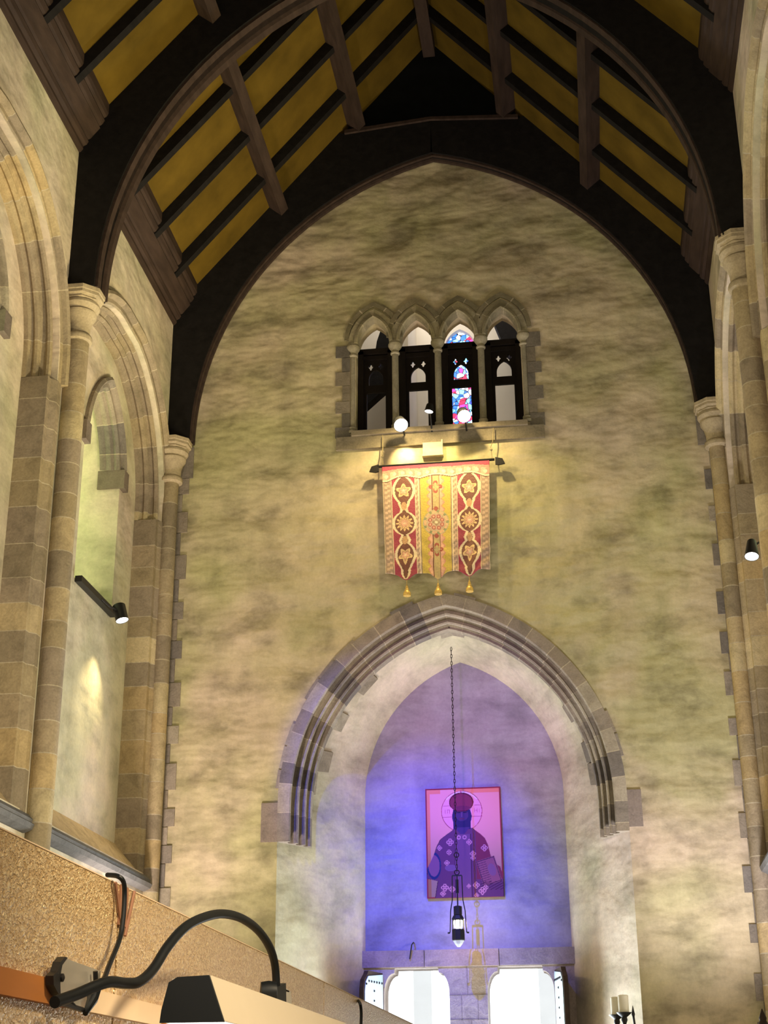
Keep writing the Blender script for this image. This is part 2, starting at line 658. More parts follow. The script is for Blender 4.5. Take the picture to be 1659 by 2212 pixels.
# ================================================================== ROOF TIMBERS
# wall plates (moulded)
for side, nm, lab in ((-1, 'wall_plate', 'moulded brown timber wall plate along the head of the left wall'), (1, 'wall_plate', 'moulded brown timber wall plate along the head of the right wall')):
    x0 = XL if side < 0 else XR
    pr = [(-0.05, 12.20), (0.02, 12.20), (0.05, 12.24), (0.05, 12.28), (0.09, 12.30), (0.11, 12.34), (0.10, 12.37), (0.13, 12.38), (0.24, 12.52), (0.23, 12.55), (0.26, 12.57), (0.29, 12.62), (0.28, 12.66), (0.31, 12.68), (0.33, 12.72), (0.33, 12.88), (0.05, 12.62), (-0.05, 12.5)]
    m = MB()
    m.prism([(x0 - side*a, b) for a, b in pr], -12.5, -0.03)
    tag(m.build(nm, TIMBER_BROWN), lab, 'timber beam')


def beam_y(mb, x, dx, depth, y0, y1, off=0.0):
    """purlin following the roof slope, square to it"""
    sgn = 1 if x < XC else -1
    sl = math.atan(SL)
    t = Vector((math.cos(sl)*sgn, math.sin(sl)))
    nn = Vector((math.sin(sl)*sgn, -math.cos(sl)))
    c = Vector((x, zroof(x)))
    q = [c - t*dx/2 + nn*(off + 0.002), c + t*dx/2 + nn*(off + 0.002), c + t*dx/2 + nn*(off + depth), c - t*dx/2 + nn*(off + depth)]
    mb.prism([(p.x, p.y) for p in q], y0, y1)


PUR = [(-2.30, 'lower'), (-1.14, 'upper')]
spans = [(-3.98, -0.22, 'between the end wall and the nearest full truss'), (-9.6, -4.42, 'running out of the top of the picture')]
for sp, (y0, y1, where) in enumerate(spans):
    for x, which in PUR:
        for s2 in (-1, 1):
            xx = x if s2 < 0 else 2*XC - x
            m = MB()
            beam_y(m, xx, 0.15, 0.25, y0, y1)
            tag(m.build('purlin', TIMBER_BROWN), '%s brown purlin on the %s slope, %s' % (which, 'left' if s2 < 0 else 'right', where), 'purlin')
    m = MB()
    m.prism([(XC - 0.09, zroof(XC) - 0.36), (XC + 0.09, zroof(XC) - 0.36), (XC + 0.09, zroof(XC) + 0.02), (XC - 0.09, zroof(XC) + 0.02)], y0, y1)
    tag(m.build('ridge_beam', TIMBER_BROWN), 'dark ridge beam at the roof peak, %s' % where, 'ridge beam')
# common rafters
for k in range(2):
    for j in range(3):
        y = -0.02 - (j + 1)*1.015 - BAY*k
        for s2 in (-1, 1):
            sl = math.atan(SL)
            m = MB()
            xs = (XL + 0.2, XC - 0.02)
            d = 0.15/math.cos(sl)
            q = [(xs[0], zroof(xs[0]) - 0.002), (xs[1], zroof(xs[1]) - 0.002), (xs[1], zroof(xs[1]) - d), (xs[0], zroof(xs[0]) - d)]
            if s2 > 0:
                q = [(2*XC - a, b) for a, b in q]
            m.prism(q, y - 0.055, y + 0.055)
            side = 'left' if s2 < 0 else 'right'
            where = ['nearest the end wall', 'in the middle of the bay', 'nearest the full arched truss'][j] if k == 0 else ['first', 'second', 'third'][j] + ' in front of the full arched truss'
            tag(m.build('common_rafter', TIMBER), 'dark slanting rafter on the %s roof slope, %s' % (side, where), 'rafter', 'common rafters under the ochre boards')

# arched trusses
AX, AA, AZ, AR = XC + 0.01, 3.50, 10.36, 4.44


def truss(y0, y1, label, infill):
    t = empty('roof_truss', (XC, (y0 + y1)/2, AZ), label, 'roof truss')
    inn = arch(AX, AA, AZ, AR, 26)
    half = len(inn)//2
    for s2 in (-1, 1):
        P = inn[:half + 1]
        out = [(XC, 15.36), (-1.20, 15.25), (-1.32, zroof(-1.32) + 0.03), (XL, zroof(XL) + 0.03), (XL, 12.1), (XL, AZ)]
        if s2 < 0:
            poly = P + out
        else:
            poly = [(2*XC - a, b) for a, b in P + out]
            poly[0] = (XR - 0.28, AZ)
            poly = [(min(a, XR), b) for a, b in poly]
        mm = MB()
        sheet(mm, back, poly, [], -y0, -y1)
        mm.build('arch_brace', TIMBER, t)
        # moulded soffit strip on the inner curve, browner to imitate light from below
        mm = MB()
        pth = P if s2 < 0 else [(2*AX - a, b) for a, b in P][::-1]
        w_ = (y1 - y0)
        pr = [(0.05, -y0 - 0.03), (-0.035, -y0 - 0.03), (-0.035, -y0 - w_*0.32), (0.0, -y0 - w_*0.38), (0.0, -y0 - w_*0.62), (-0.035, -y0 - w_*0.68), (-0.035, -y1 + 0.03), (0.05, -y1 + 0.03)]
        sweep(mm, back, pth, pr, lens=(50, 60), cap=True)
        mm.build('soffit_moulding', TIMBER_BROWN, t, smooth=True)
    # collar, cambered
    mm = MB()
    zc = zroof(XC)
    q = [(-1.22, 15.25), (XC, 15.362), (1.38, 15.25), (1.38, 15.31), (XC, 15.41), (-1.22, 15.31)]
    mm.prism(q, y0 - 0.04, y1)
    mm.build('collar', TIMBER_BROWN, t)
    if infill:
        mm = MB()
        mm.prism([(-1.5, 15.05), (1.66, 15.05), (XC, zc + 0.08)], -0.14, -0.006)  # black panel standing in for shade on the gable wall
        mm.build('gable_shade_panel', GABLE_SHADE, t)
    return t


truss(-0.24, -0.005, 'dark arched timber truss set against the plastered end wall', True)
truss(-4.42, -4.00, 'full dark arched truss nearest the viewer, standing on the two front shafts', False)


# ================================================================== STONE RESPONDS (wall shafts)
def respond(x, y, ztop, label, side):
    t = empty('wall_shaft', (x, y, 0), label, 'wall shaft', 'stone shafts carrying the roof trusses')
    mm = MB()
    r = 0.108 if y > -1 else 0.132
    z = 0.0
    prof, cl = [(r, 0)], []
    while z < ztop - 0.66:
        h = random.uniform(0.26, 0.42)
        z2 = min(z + h, ztop - 0.63)
        c = shade(PAL, 0.9, 1.1)
        prof += [(r, z2 - 0.012), (r - 0.002, z2)]
        cl += [c, MORTAR]
        z = z2
    mm.lathe(prof, (x, y, 0), 24, cl)
    mm.build('shaft', STONE, t, smooth=True)
    cp = MB()
    pc = (0.44, 0.36, 0.24)
    # polygonal abacus
    cp.lathe([(0.20, -0.16), (0.235, -0.13), (0.225, -0.115), (0.262, -0.09), (0.262, -0.055), (0.272, -0.045), (0.275, 0.0)], (x, y, ztop), 8, pc, phase=PI/8)
    cp.lathe([(0.125, -0.64), (0.158, -0.62), (0.165, -0.585), (0.155, -0.555), (0.13, -0.535), (0.135, -0.44), (0.155, -0.36), (0.19, -0.305), (0.195, -0.27), (0.175, -0.25), (0.205, -0.225), (0.225, -0.19), (0.22, -0.16), (0.18, -0.13)], (x, y, ztop), 28, pc)
    cp.build('capital', STONE, t, smooth=True)
    return t


respond(-3.655, -0.17, AZ, 'slender stone shaft in the far left corner of the end wall', -1)
respond(3.78, -0.17, AZ + 0.03, 'slender stone shaft in the far right corner of the end wall', 1)
respond(-3.62, -4.23, AZ, 'stone shaft on the left wall under the nearer truss', -1)
respond(3.78, -4.23, AZ + 0.03, 'stone shaft on the right wall under the nearer truss', 1)

# quoins beside the far shafts
for nm, x0, sg in (('trim_2', XL, 1), ('trim_3', XR, -1)):
    m = MB()
    z = 2.0
    k = 0
    while z < AZ - 0.5:
        h = random.uniform(0.22, 0.36)
        wd = 0.20 + (0.085 if k % 2 else 0.0) + random.uniform(-0.01, 0.01)
        c = shade(PALG, 0.88, 1.1)
        a, b = sorted((x0 - sg*0.02, x0 + sg*wd))
        m.box((a, -0.018, z + 0.006), (b, 0.03, z + h - 0.006), c)
        z += h
        k += 1
    a, b = sorted((x0 - sg*0.02, x0 + sg*0.33))
    m.box((a, -0.016, z), (b, 0.03, AZ - 0.02), PALG[1])
    struct(m.build(nm, STONE))

# ================================================================== BLIND ARCHES OF THE SIDE WALLS
ARCH_PROF = [(0.185, -0.01), (0.185, 0.04), (0.165, 0.07), (0.12, 0.085), (0.09, 0.06), (0.08, 0.012), (0.03, 0.012), (0.01, -0.01),
             (0.035, -0.035), (0.035, -0.065), (0.0, -0.085), (-0.025, -0.07), (-0.05, -0.09), (-0.05, -0.12), (-0.02, -0.15), (-0.02, -0.175), (-0.06, -0.20), (-0.09, -0.19),
             (-0.115, -0.21), (-0.12, -0.24), (-0.09, -0.27), (-0.12, -0.30), (-0.145, -0.31), (-0.145, -0.37)]
JAMB_PROF = [(0.10, -0.01), (0.10, 0.014), (0.0, 0.014), (-0.065, -0.045), (-0.145, -0.05), (-0.145, -0.37)]
names = {(-1, 0): 'moulded stone blind arch of the left wall bay next to the end wall',
         (-1, 1): 'moulded stone blind arch cut by the left edge of the picture',
         (1, 0): 'moulded stone blind arch of the right wall bay next to the end wall',
         (1, 1): 'moulded stone blind arch cut by the right edge of the picture'}
for side, mapf in ((-1, left), (1, right)):
    for k in (0, 1):
        c = -2.16 - BAY*k
        x0 = XL if side < 0 else XR
        t = empty('blind_arch', (x0, c, ZSILL), names[(side, k)], 'stone arch', 'blind arches of the side walls')
        mm = MB()
        pth = arch(c, 1.92, 9.30, 1.80, 16)
        pth = [(c - 1.92, 9.12)] + pth + [(c + 1.92, 9.12)]
        sweep(mm, mapf, pth, ARCH_PROF, lens=(0.40, 0.62), pal=PAL)
        mm.build('arch_moulding', STONE, t, smooth=True)
        for sd in (-1, 1):
            mm = MB()
            p2 = [(c - 1.92, ZSILL - 0.02), (c - 1.92, 9.125)] if sd < 0 else [(c + 1.92, 9.125), (c + 1.92, ZSILL - 0.02)]
            sweep(mm, mapf, p2, JAMB_PROF, lens=(0.26, 0.44), pal=PAL)
            mm.build('jamb', STONE, t)
        # sloping sill and moulded string
        mm = MB()
        a0, a1 = c - 1.92, c + 1.92
        q = [(0.0, ZSILL - 0.04), (-0.36, ZSILL + 0.36), (-0.36, ZSILL - 0.1), (0.0, ZSILL - 0.1)]
        mm.prism([(x0 - side*d if True else 0, z) for d, z in q], a0, a1, col=(0.52, 0.40, 0.24))
        mm.build('sloping_sill', STONE, t)
        mm = MB()
        q = [(-0.02, ZSILL - 0.02), (0.05, ZSILL - 0.04), (0.10, ZSILL - 0.09), (0.09, ZSILL - 0.12), (0.12, ZSILL - 0.14), (0.10, ZSILL - 0.19), (0.03, ZSILL - 0.22), (-0.02, ZSILL - 0.22)]
        mm.prism([(x0 - side*d, z) for d, z in q], a0 - 0.1, a1 + 0.1, col=(0.20, 0.19, 0.18))
        mm.build('string_course', STONE_GREY, t)

# lancet dressings on the panels
LP = [(0.10, -0.365), (0.10, -0.31), (0.06, -0.285), (0.03, -0.31), (0.02, -0.355), (-0.03, -0.36), (-0.045, -0.40), (-0.025, -0.44), (-0.055, -0.47), (-0.06, -0.50), (-0.045, -0.54), (-0.07, -0.58), (-0.07, -0.62)]
for side, mapf in ((-1, left), (1, right)):
    for k in (0, 1):
        if side > 0 and k > 1:
            continue
        c = -1.80 - BAY*k
        x0 = XL - 0.36 if side < 0 else XR + 0.36
        t = empty('lancet_surround', (x0, c, 9.3), 'stone head of the lancet in the %s wall bay %s' % ('left' if side < 0 else 'right', 'next to the end wall' if k == 0 else 'nearest the viewer'), 'window surround', 'lancet heads in the side walls')
        mm = MB()
        pth = [p for p in arch(c, 0.72, 9.35, 1.12, 20) if p[1] >= 9.54]
        sweep(mm, mapf, pth, LP, lens=(0.35, 0.5), pal=PALG)
        mm.build('hood_mould', STONE, t, smooth=True)
        for sd in (-1, 1):
            mm = MB()
            s0 = c + sd*0.87
            s1 = c + sd*0.69
            a, b = sorted((s0, s1))
            mm.box((a, 9.30, -0.66), (b, 9.56, -0.29), (0.20, 0.16, 0.13), mapf=mapf)
            mm.build('label_stop', STONE, t)

# ================================================================== THE DOORWAY ARCH
OC = XC + 0.02
NP = [(0.0, -0.01), (0.0, 0.022), (-0.15, 0.022), (-0.165, 0.005), (-0.165, -0.02), (-0.12, -0.06), (-0.12, -0.13), (-0.165, -0.165), (-0.20, -0.15), (-0.215, -0.12), (-0.235, -0.13), (-0.245, -0.16),
      (-0.195, -0.20), (-0.195, -0.27), (-0.24, -0.30), (-0.27, -0.285), (-0.285, -0.26), (-0.305, -0.27), (-0.31, -0.30), (-0.27, -0.33), (-0.27, -0.38), (-0.31, -0.40), (-0.345, -0.385), (-0.355, -0.41), (-0.355, -0.45), (-0.335, -0.58)]
t = empty('doorway_arch', (OC, -0.02, 4.8), 'large pointed stone arch with deep dark mouldings round the purple-lit doorway recess', 'stone arch')
mm = MB()
pth = arch(OC, 2.19, 5.25, 2.72, 20, 4.80)
sweep(mm, back, pth, NP, lens=(0.26, 0.40), pal=PALG)
mm.build('arch_moulding', STONE, t, smooth=True)
mm = MB()
for a, b in (((-2.30, 4.80), (-2.08, 5.29)), ((2.26, 4.85), (2.46, 5.30))):
    mm.box((a[0], -0.02, a[1]), (b[0], 0.03, b[1]), (0.27, 0.22, 0.19))
    mm2 = mm
    o = mm.build('springer_block', STONE, t)
    mm = MB()
# uneven voussoirs: teeth running out over the wall and on the soffit
mm = MB()
R = (2.19**2 + 2.72**2)/(2*2.19)
ths = math.asin(2.72/R)
i = 0
th = 0.08
while th < ths - 0.05:
    dt = random.uniform(0.09, 0.14)
    for sg in (-1, 1):
        if random.random() < 0.5:
            rr0, rr1 = R - 0.02, R + random.uniform(0.03, 0.06)
            qs = []
            for (rr, tt) in ((rr0, th), (rr1, th), (rr1, th + dt*0.93), (rr0, th + dt*0.93)):
                x = OC - 2.19 + R - rr*math.cos(tt)
                qs.append((x if sg < 0 else 2*OC - x, 5.25 + rr*math.sin(tt)))
            c = shade(PALG, 0.85, 1.1)
            mm = MB(); mm.prism(qs, -0.02, 0.02, col=c); mm.build('voussoir', STONE, t)
    th += dt
# soffit teeth
th = 0.05
while th < ths - 0.03:
    dt = random.uniform(0.10, 0.15)
    for sg in (-1, 1):
        dep = 0.56 + random.choice((0.02, 0.2))
        # follow the splay from y=.5 to y=dep
        def spl(y, tt):
            k = y/1.5
            u = tt/ths
            x1 = -2.19 + R - R*math.cos(tt); z1 = 5.25 + R*math.sin(tt) - 0.1*u
            R2 = (1.345**2 + 1.87**2)/(2*1.345); t2 = math.asin(1.87/R2)*u if 1.87 <= R2 else (PI - math.asin(1.87/R2))*u
            x2 = -1.345 + R2 - R2*math.cos(t2); z2 = 5.60 + R2*math.sin(t2)
            x = x1 + (x2 - x1)*k; z = z1 + (z2 - z1)*k
            cc = OC + (NI - OC)*k
            return (x*(-sg) + cc, z)
        c = shade(PALG, 0.85, 1.15)
        a = []
        for y in (0.45, dep):
            for tt in (th, th + dt*0.95):
                x, z = spl(y, tt)
                dx, dz = (cx_ := (OC - x)), (5.0 - z)
                L = math.hypot(dx, dz)
                a.append((x + dx/L*0.03, y, z + dz/L*0.03))
                a.append((x - dx/L*0.03, y, z - dz/L*0.03))
        mm = MB(); mm.add(a, [(0, 2, 6, 4), (1, 5, 7, 3), (0, 1, 3, 2), (4, 6, 7, 5), (0, 4, 5, 1), (2, 3, 7, 6)], c); mm.build('voussoir', STONE, t)
    th += dt

# ================================================================== FOUR-LIGHT WINDOW
t = empty('window_arcade', (XC, -0.02, 10.2), 'stone arcade of four small pointed lights with round colonnettes, high in the end wall', 'window surround')
mm = MB()
mm.box((-1.36, -0.05, 10.14), (1.52, 0.30, 10.33), (0.25, 0.21, 0.15))
mm.box((-1.14, -0.09, 10.33), (1.30, 0.30, 10.40), (0.29, 0.24, 0.17))
mm.build('sill', STONE, t)
for x in (-1.13, -0.528, 0.08, 0.69, 1.295):
    mm = MB()
    pc = (0.34, 0.30, 0.22)
    mm.lathe([(0.075, 0), (0.075, 0.04), (0.06, 0.06), (0.065, 0.09), (0.048, 0.11), (0.046, 1.22)], (x, 0.03, 10.40), 14, pc)
    o = mm.build('colonnette', STONE, t, smooth=True)
    mc = MB()
    mc.lathe([(0.05, 0.0), (0.066, 0.01), (0.066, 0.03), (0.05, 0.045), (0.056, 0.07), (0.085, 0.11), (0.098, 0.14), (0.098, 0.165), (0.082, 0.18), (0.082, 0.205)], (x, 0.03, 11.60), 16, (0.40, 0.35, 0.25))
    co = mc.build('capital', STONE, None, smooth=True)
    co.parent = o
    co.matrix_parent_inverse = o.matrix_world.inverted()
    o['_c'] = 1
    del o['_c']
for ci, c in enumerate(LC):
    mm = MB()
    e_ = 0.003*(ci % 2)
    pr = [(0.115, -0.01), (0.115, 0.03 + e_), (0.035, 0.03 + e_), (0.03, 0.055), (0.0, 0.065), (-0.02, 0.045), (-0.015, 0.0), (-0.03, -0.05), (-0.03, -0.10)]
    p2 = arch(c, 0.245, 11.80, 0.41, 10)
    sweep(mm, back, p2, pr, lens=(0.2, 0.3), pal=[(0.36, 0.31, 0.2), (0.32, 0.28, 0.19), (0.39, 0.34, 0.23)])
    mm.build('arch_moulding', STONE, t, smooth=True)
    mm = MB()
    pr = [(0.11, 0.0), (0.11, 0.026 + e_*2), (0.175, 0.026 + e_*2), (0.175, 0.0)]
    sweep(mm, back, arch(c, 0.245, 11.86, 0.40, 10), pr, lens=(0.16, 0.22), pal=[(0.22, 0.19, 0.12), (0.26, 0.22, 0.14)])
    mm.build('hood_mould', STONE, t)
mm = MB()
for sg, x0 in ((-1, -1.17), (1, 1.33)):
    z = 10.33
    k = 0
    while z < 11.78:
        h = random.uniform(0.17, 0.25)
        wd = 0.10 + (0.09 if k % 2 == 0 else 0) + random.uniform(0, 0.02)
        a, b = sorted((x0, x0 + sg*wd))
        mm = MB()
        mm.box((a, -0.016, z + 0.005), (b, 0.03, min(z + h, 11.85) - 0.005), shade(PALG, 0.75, 0.95))
        mm.build('quoin', STONE, t)
        z += h
        k += 1

# timber screens (one window light each)
GLASSM, nt, b = new_mat('clear_glass')
b.inputs['Base Color'].default_value = (0.95, 0.97, 1, 1)
b.inputs['Roughness'].default_value = 0.03
b.inputs['Transmission Weight'].default_value = 1.0
b.inputs['IOR'].default_value = 1.05
SCREENW = plain('screen_oak', (0.012, 0.008, 0.006), 0.6, var=0.2, scale=15, spec=0.2)
for i, c in enumerate(LC):
    root = empty('window_%d' % (i + 1), (c, 0.2, 10.4), '', 'x')
    del root['label'], root['category']
    struct(root)
    mm = MB()
    tre = arch(c, 0.105, 11.33, 0.16, 6, 11.24)
    lower = [(c - 0.135, 10.50), (c - 0.135, 11.12), (c + 0.135, 11.12), (c + 0.135, 10.50)]
    lower = lower[::-1]
    eye = []
    holes = [tre, lower]
    for sx in (-1, 1):
        holes.append([(c + sx*0.075 + 0.032*math.cos(a)*(1 + 0.3*math.cos(4*a)), 11.535 + 0.045*math.sin(a)*(1 + 0.3*math.cos(4*a))) for a in [2*PI*j/16 for j in range(16)]])
    sheet(mm, lambda s, z, d: (s, 0.22 - d, z), [(c - 0.30, 10.40), (c + 0.30, 10.40), (c + 0.30, 11.77), (c - 0.30, 11.77)], holes, 0.0, -0.045)
    mm.box((c - 0.245, 0.19, 11.64), (c + 0.245, 0.22, 11.70))
    mm.box((c - 0.30, 0.16, 11.72), (c + 0.30, 0.24, 11.80))
    mm.box((c - 0.30, 0.16, 10.40), (c - 0.175, 0.24, 11.77))
    mm.box((c + 0.175, 0.16, 10.40), (c + 0.30, 0.24, 11.77))
    fr = mm.build('frame', SCREENW, root)
    mm = MB(); mm.box((c - 0.17, 0.245, 10.45), (c + 0.17, 0.25, 11.62))
    mm.build('pane', GLASSM, root)

# room behind the window
CHW = plain('white_gallery_plaster', (0.72, 0.66, 0.56), 0.9, var=0.05, scale=2)
m = MB()
x0, x1, y0, y1, z0, z1 = -2.3, 2.5, 0.36, 3.4, 10.0, 14.6
m.box((x0, y0, z0 - 0.1), (x1, y1 + 0.1, z0))
m.box((x0 - 0.1, y0, z0), (x0, y1, z1)); m.box((x1, y0, z0), (x1 + 0.1, y1, z1))
# far wall with the opening of the coloured window
SG = arch(0.205, 0.255, 13.02, 0.36, 8, 11.55)
sheet(m, lambda s, z, d: (s, 2.6 - d, z), [(x0, z0), (x1, z0), (x1, z1), (x0, z1)], [SG], 0.0, -0.25)
m.box((-0.56, 1.4, z0), (-0.50, 2.6, 13.6))
struct(m.build('wall_gallery', CHW))
m = MB(); m.box((x0 - 0.1, y0, z1), (x1 + 0.1, y1, z1 + 0.1)); struct(m.build('ceiling_gallery', TIMBER))
# dark sloping roof of the room seen through the outer lights
for sgn, xs, lab in ((-1, (-2.3, -1.02), 'dark timber brace seen through the leftmost of the four lights'), (1, (1.02, 2.5), 'dark timber brace seen through the rightmost of the four lights')):
    m = MB()
    if sgn < 0:
        q = [(-1.36, 11.55), (-1.0, 11.88), (-0.72, 12.12), (-0.70, 13.5), (-0.90, 13.2), (-1.03, 12.8), (-1.10, 12.3), (-1.36, 12.1)]
    else:
        q = [(2.5, 11.4), (1.45, 11.92), (0.98, 12.45), (0.80, 13.0), (0.80, 14.5), (2.5, 14.5)]
    m.prism(q, 1.75, 1.95)
    tag(m.build('roof_brace', TIMBER), lab, 'timber brace', 'dark braces in the room behind the window')
light('AREA', 'gallery_light', (XC, 1.3, 14.2), 60, (1.0, 0.93, 0.85), (XC, 1.6, 10), size=2.0)

# stained glass
SGM, nt, b = new_mat('stained_glass')
v = coords(nt)
vo = N(nt, 'ShaderNodeTexVoronoi', feature='F1'); vo.inputs['Scale'].default_value = 13
ve = N(nt, 'ShaderNodeTexVoronoi', feature='DISTANCE_TO_EDGE'); ve.inputs['Scale'].default_value = 13
nt.links.new(v, vo.inputs['Vector']); nt.links.new(v, ve.inputs['Vector'])
sp = N(nt, 'ShaderNodeSeparateColor'); nt.links.new(vo.outputs['Color'], sp.inputs[0])
big = N(nt, 'ShaderNodeTexVoronoi', feature='F1'); big.inputs['Scale'].default_value = 4.5
nt.links.new(v, big.inputs['Vector'])
sb = N(nt, 'ShaderNodeSeparateColor'); nt.links.new(big.outputs['Color'], sb.inputs[0])
mx = N(nt, 'ShaderNodeMath', operation='MULTIPLY_ADD'); nt.links.new(sb.outputs[0], mx.inputs[0]); mx.inputs[1].default_value = 0.45
nt.links.new(sp.outputs[0], mx.inputs[2])
mm_ = N(nt, 'ShaderNodeMath', operation='MULTIPLY'); nt.links.new(mx.outputs[0], mm_.inputs[0]); mm_.inputs[1].default_value = 0.69
rp = ramp(nt, mm_.outputs[0], [(0.0, (0.95, 0.97, 1.0)), (0.22, (0.03, 0.16, 0.8)), (0.40, (0.25, 0.75, 1.0)), (0.52, (0.9, 0.95, 1.0)), (0.62, (0.75, 0.02, 0.08)), (0.76, (0.9, 0.05, 0.35)), (0.9, (0.05, 0.08, 0.6))])
nt.nodes[-1].color_ramp.interpolation = 'CONSTANT'
edge = ramp(nt, ve.outputs['Distance'], [(0.03, 0.0), (0.07, 1.0)])
ec = mix(nt, 1.0, rp, edge, 'MULTIPLY')
nt.links.new(ec, b.inputs['Emission Color'])
b.inputs['Emission Strength'].default_value = 2.6
b.inputs['Base Color'].default_value = (0.02, 0.02, 0.02, 1)
m = MB()
n = len(SG)
m.add([(a, 2.70, z) for a, z in SG] + [(a, 2.72, z) for a, z in SG], [tuple(range(n)), tuple(range(2*n-1, n-1, -1))] + [(j, (j+1) % n, n+(j+1) % n, n+j) for j in range(n)])
struct(m.build('window_9', SGM))


# ================================================================== BANNER
def smooth(a, b, x):
    t = np.clip((x - a)/(b - a), 0, 1)
    return t*t*(3 - 2*t)


def banner_paint(u, v):
    red = np.array([0.36, 0.045, 0.075]); gold = np.array([0.80, 0.55, 0.26]); yel = np.array([0.62, 0.44, 0.08])
    trim = np.array([0.42, 0.28, 0.19]); dark = np.array([0.13, 0.05, 0.03]); peach = np.array([0.78, 0.42, 0.28]); cream = np.array([0.85, 0.66, 0.42])
    C = np.empty(u.shape + (3,)); C[:] = red

    def put(mask, c):
        C[mask] = c
    # centre field
    cen = np.abs(u - 0.495)
    put(cen < 0.155, yel)
    put((cen > 0.142) & (cen < 0.155), trim*0.8)
    # central ornament column
    saw = 0.055 + 0.028*np.abs(np.sin(v*PI*15))
    put(cen < saw, np.array([0.66, 0.30, 0.18]))
    put((cen < saw - 0.012) & (cen > 0.035), peach)
    put(cen < 0.032, np.array([0.55, 0.40, 0.18]))
    put((cen < 0.036) & (cen > 0.029), dark*1.6)
    for vc in (0.22, 0.80):
        a = np.arctan2((v - vc)*1.1, (u - 0.495)); r = np.hypot((v - vc)*1.08, u - 0.495)
        q = 0.065*np.abs(np.cos(2*a))**0.6
        put((r < q) & (r > q*0.62), np.array([0.38, 0.09, 0.06]))
    # centre medallion
    r = np.hypot((v - 0.55)*1.08, u - 0.495)
    put(r < 0.125, np.array([0.50, 0.42, 0.22]))
    put((r < 0.115) & (r > 0.09), np.array([0.75, 0.45, 0.25]))
    put(r < 0.085, np.array([0.58, 0.40, 0.27]))
    a = np.arctan2(v - 0.55, u - 0.495)
    put((r > 0.095) & (r < 0.122) & (np.cos(a*9) > 0.55), np.array([0.30, 0.30, 0.15]))
    for k8 in range(8):
        ang = k8*PI/4 + PI/8
        put(np.hypot(u - 0.495 - 0.060*math.cos(ang), (v - 0.55)*1.08 - 0.060*math.sin(ang)) < 0.020, np.array([0.46, 0.13, 0.10]))
        put(np.hypot(u - 0.495 - 0.060*math.cos(ang), (v - 0.55)*1.08 - 0.060*math.sin(ang)) < 0.010, peach)
    put(r < 0.030 + 0.008*np.cos(a*4), np.array([0.42, 0.28, 0.16]))
    put(r < 0.014, cream)
    for s8 in (-1, 1):
        put((np.abs(v - 0.55 - s8*0.125) < 0.022) & (cen < 0.026 - np.abs(v - 0.55 - s8*0.125)*0.9), np.array([0.40, 0.10, 0.07]))
    # vertical trims
    for a0, a1 in ((0.0, 0.085), (0.30, 0.34), (0.65, 0.70), (0.915, 1.0)):
        k = (u >= a0) & (u < a1)
        put(k, trim)
        ww = a1 - a0
        z = np.sin(v*PI*42 + np.where(u < (a0+a1)/2, 0, PI*0.6))
        put(k & (z > 0.25) & (np.abs(u - (a0+a1)/2) < ww*0.32), trim*1.55)
        put(k & (np.abs(u - a0) < 0.006), cream)
        put(k & (np.abs(u - a1) < 0.006), cream)
    # ogee chains on the red panels
    vk = np.array([0.0, 0.07, 0.11, 0.17, 0.24, 0.31, 0.37, 0.41, 0.45, 0.49, 0.54, 0.59, 0.63, 0.67, 0.72, 0.77, 0.83, 0.89, 0.93, 0.97, 1.1])
    hk = np.array([0.03, 0.045, 0.06, 0.10, 0.105, 0.07, 0.045, 0.03, 0.05, 0.095, 0.11, 0.095, 0.05, 0.03, 0.045, 0.075, 0.105, 0.085, 0.05, 0.035, 0.0])
    circ = np.sqrt(np.clip(0.118**2 - ((v - 0.545)*1.08)**2, 0, None))
    ogt = 0.108*np.clip(1 - (np.abs(v - 0.235)/0.155)**2.2, 0, 1)
    ogb = 0.105*np.clip(1 - (np.abs(v - 0.835)/0.135)**2.2, 0, 1)
    knob = np.sqrt(np.clip(0.05**2 - ((v - 0.10)*1.08)**2, 0, None)) + np.sqrt(np.clip(0.05**2 - ((v - 0.95)*1.08)**2, 0, None))
    neck = np.where((v > 0.3) & (v < 0.8), 0.036 + 0.02*np.sin(np.clip(v - 0.30, 0, 1)*PI/0.115)**2*(np.abs(v - 0.545) > 0.1), 0)
    h = np.maximum.reduce([circ, ogt, ogb, knob, neck])
    for uc in (0.195, 0.81):
        du = np.abs(u - uc)
        put((du < h), np.where(np.ones(u[du < h].shape)[:, None] > 0, np.array([0.20, 0.07, 0.045]), 0))
        put((du < h) & (du > h - 0.026), cream)
        put((du < h - 0.026) & (du > h - 0.032), dark)
        for vc, rad, pet, up_ in ((0.24, 0.075, 5, 1), (0.545, 0.085, 12, 0), (0.835, 0.075, 5, -1)):
            dv = (v - vc)*1.08
            r = np.hypot(u - uc, dv); a = np.arctan2(dv*1.0, u - uc)
            q = rad*(0.78 + 0.2*np.cos(a*pet + PI/2*up_))
            put(r < q, gold)
            put((r < q*0.72), np.array([0.55, 0.30, 0.16]))
            put((r < q*0.5), peach)
            put((r < q*0.18), cream)
        for vc in (0.385, 0.70):
            dv = (v - vc)*1.08
            put((np.hypot((u - uc)*1.6, dv) < 0.042), np.array([0.60, 0.34, 0.17]))
    # bottom light edge
    # top valance
    sc_ = 0.105 + 0.026*np.abs(np.cos((u - 0.195)*PI/0.305))*-1 + 0.026 + 0.045*np.clip(np.abs(u - 0.5)*2 - 0.72, 0, 1)*2
    val = v < sc_
    put(val, np.array([0.72, 0.28, 0.20]))
    zz = 0.5 + 0.5*np.sin(u*PI*26)
    put(val & (v > sc_*0.45) & (zz > 0.35), peach)
    put(val & (np.hypot(((u*13) % 1 - 0.5)/13, (v - sc_*0.68)*1.08) < 0.018), cream)
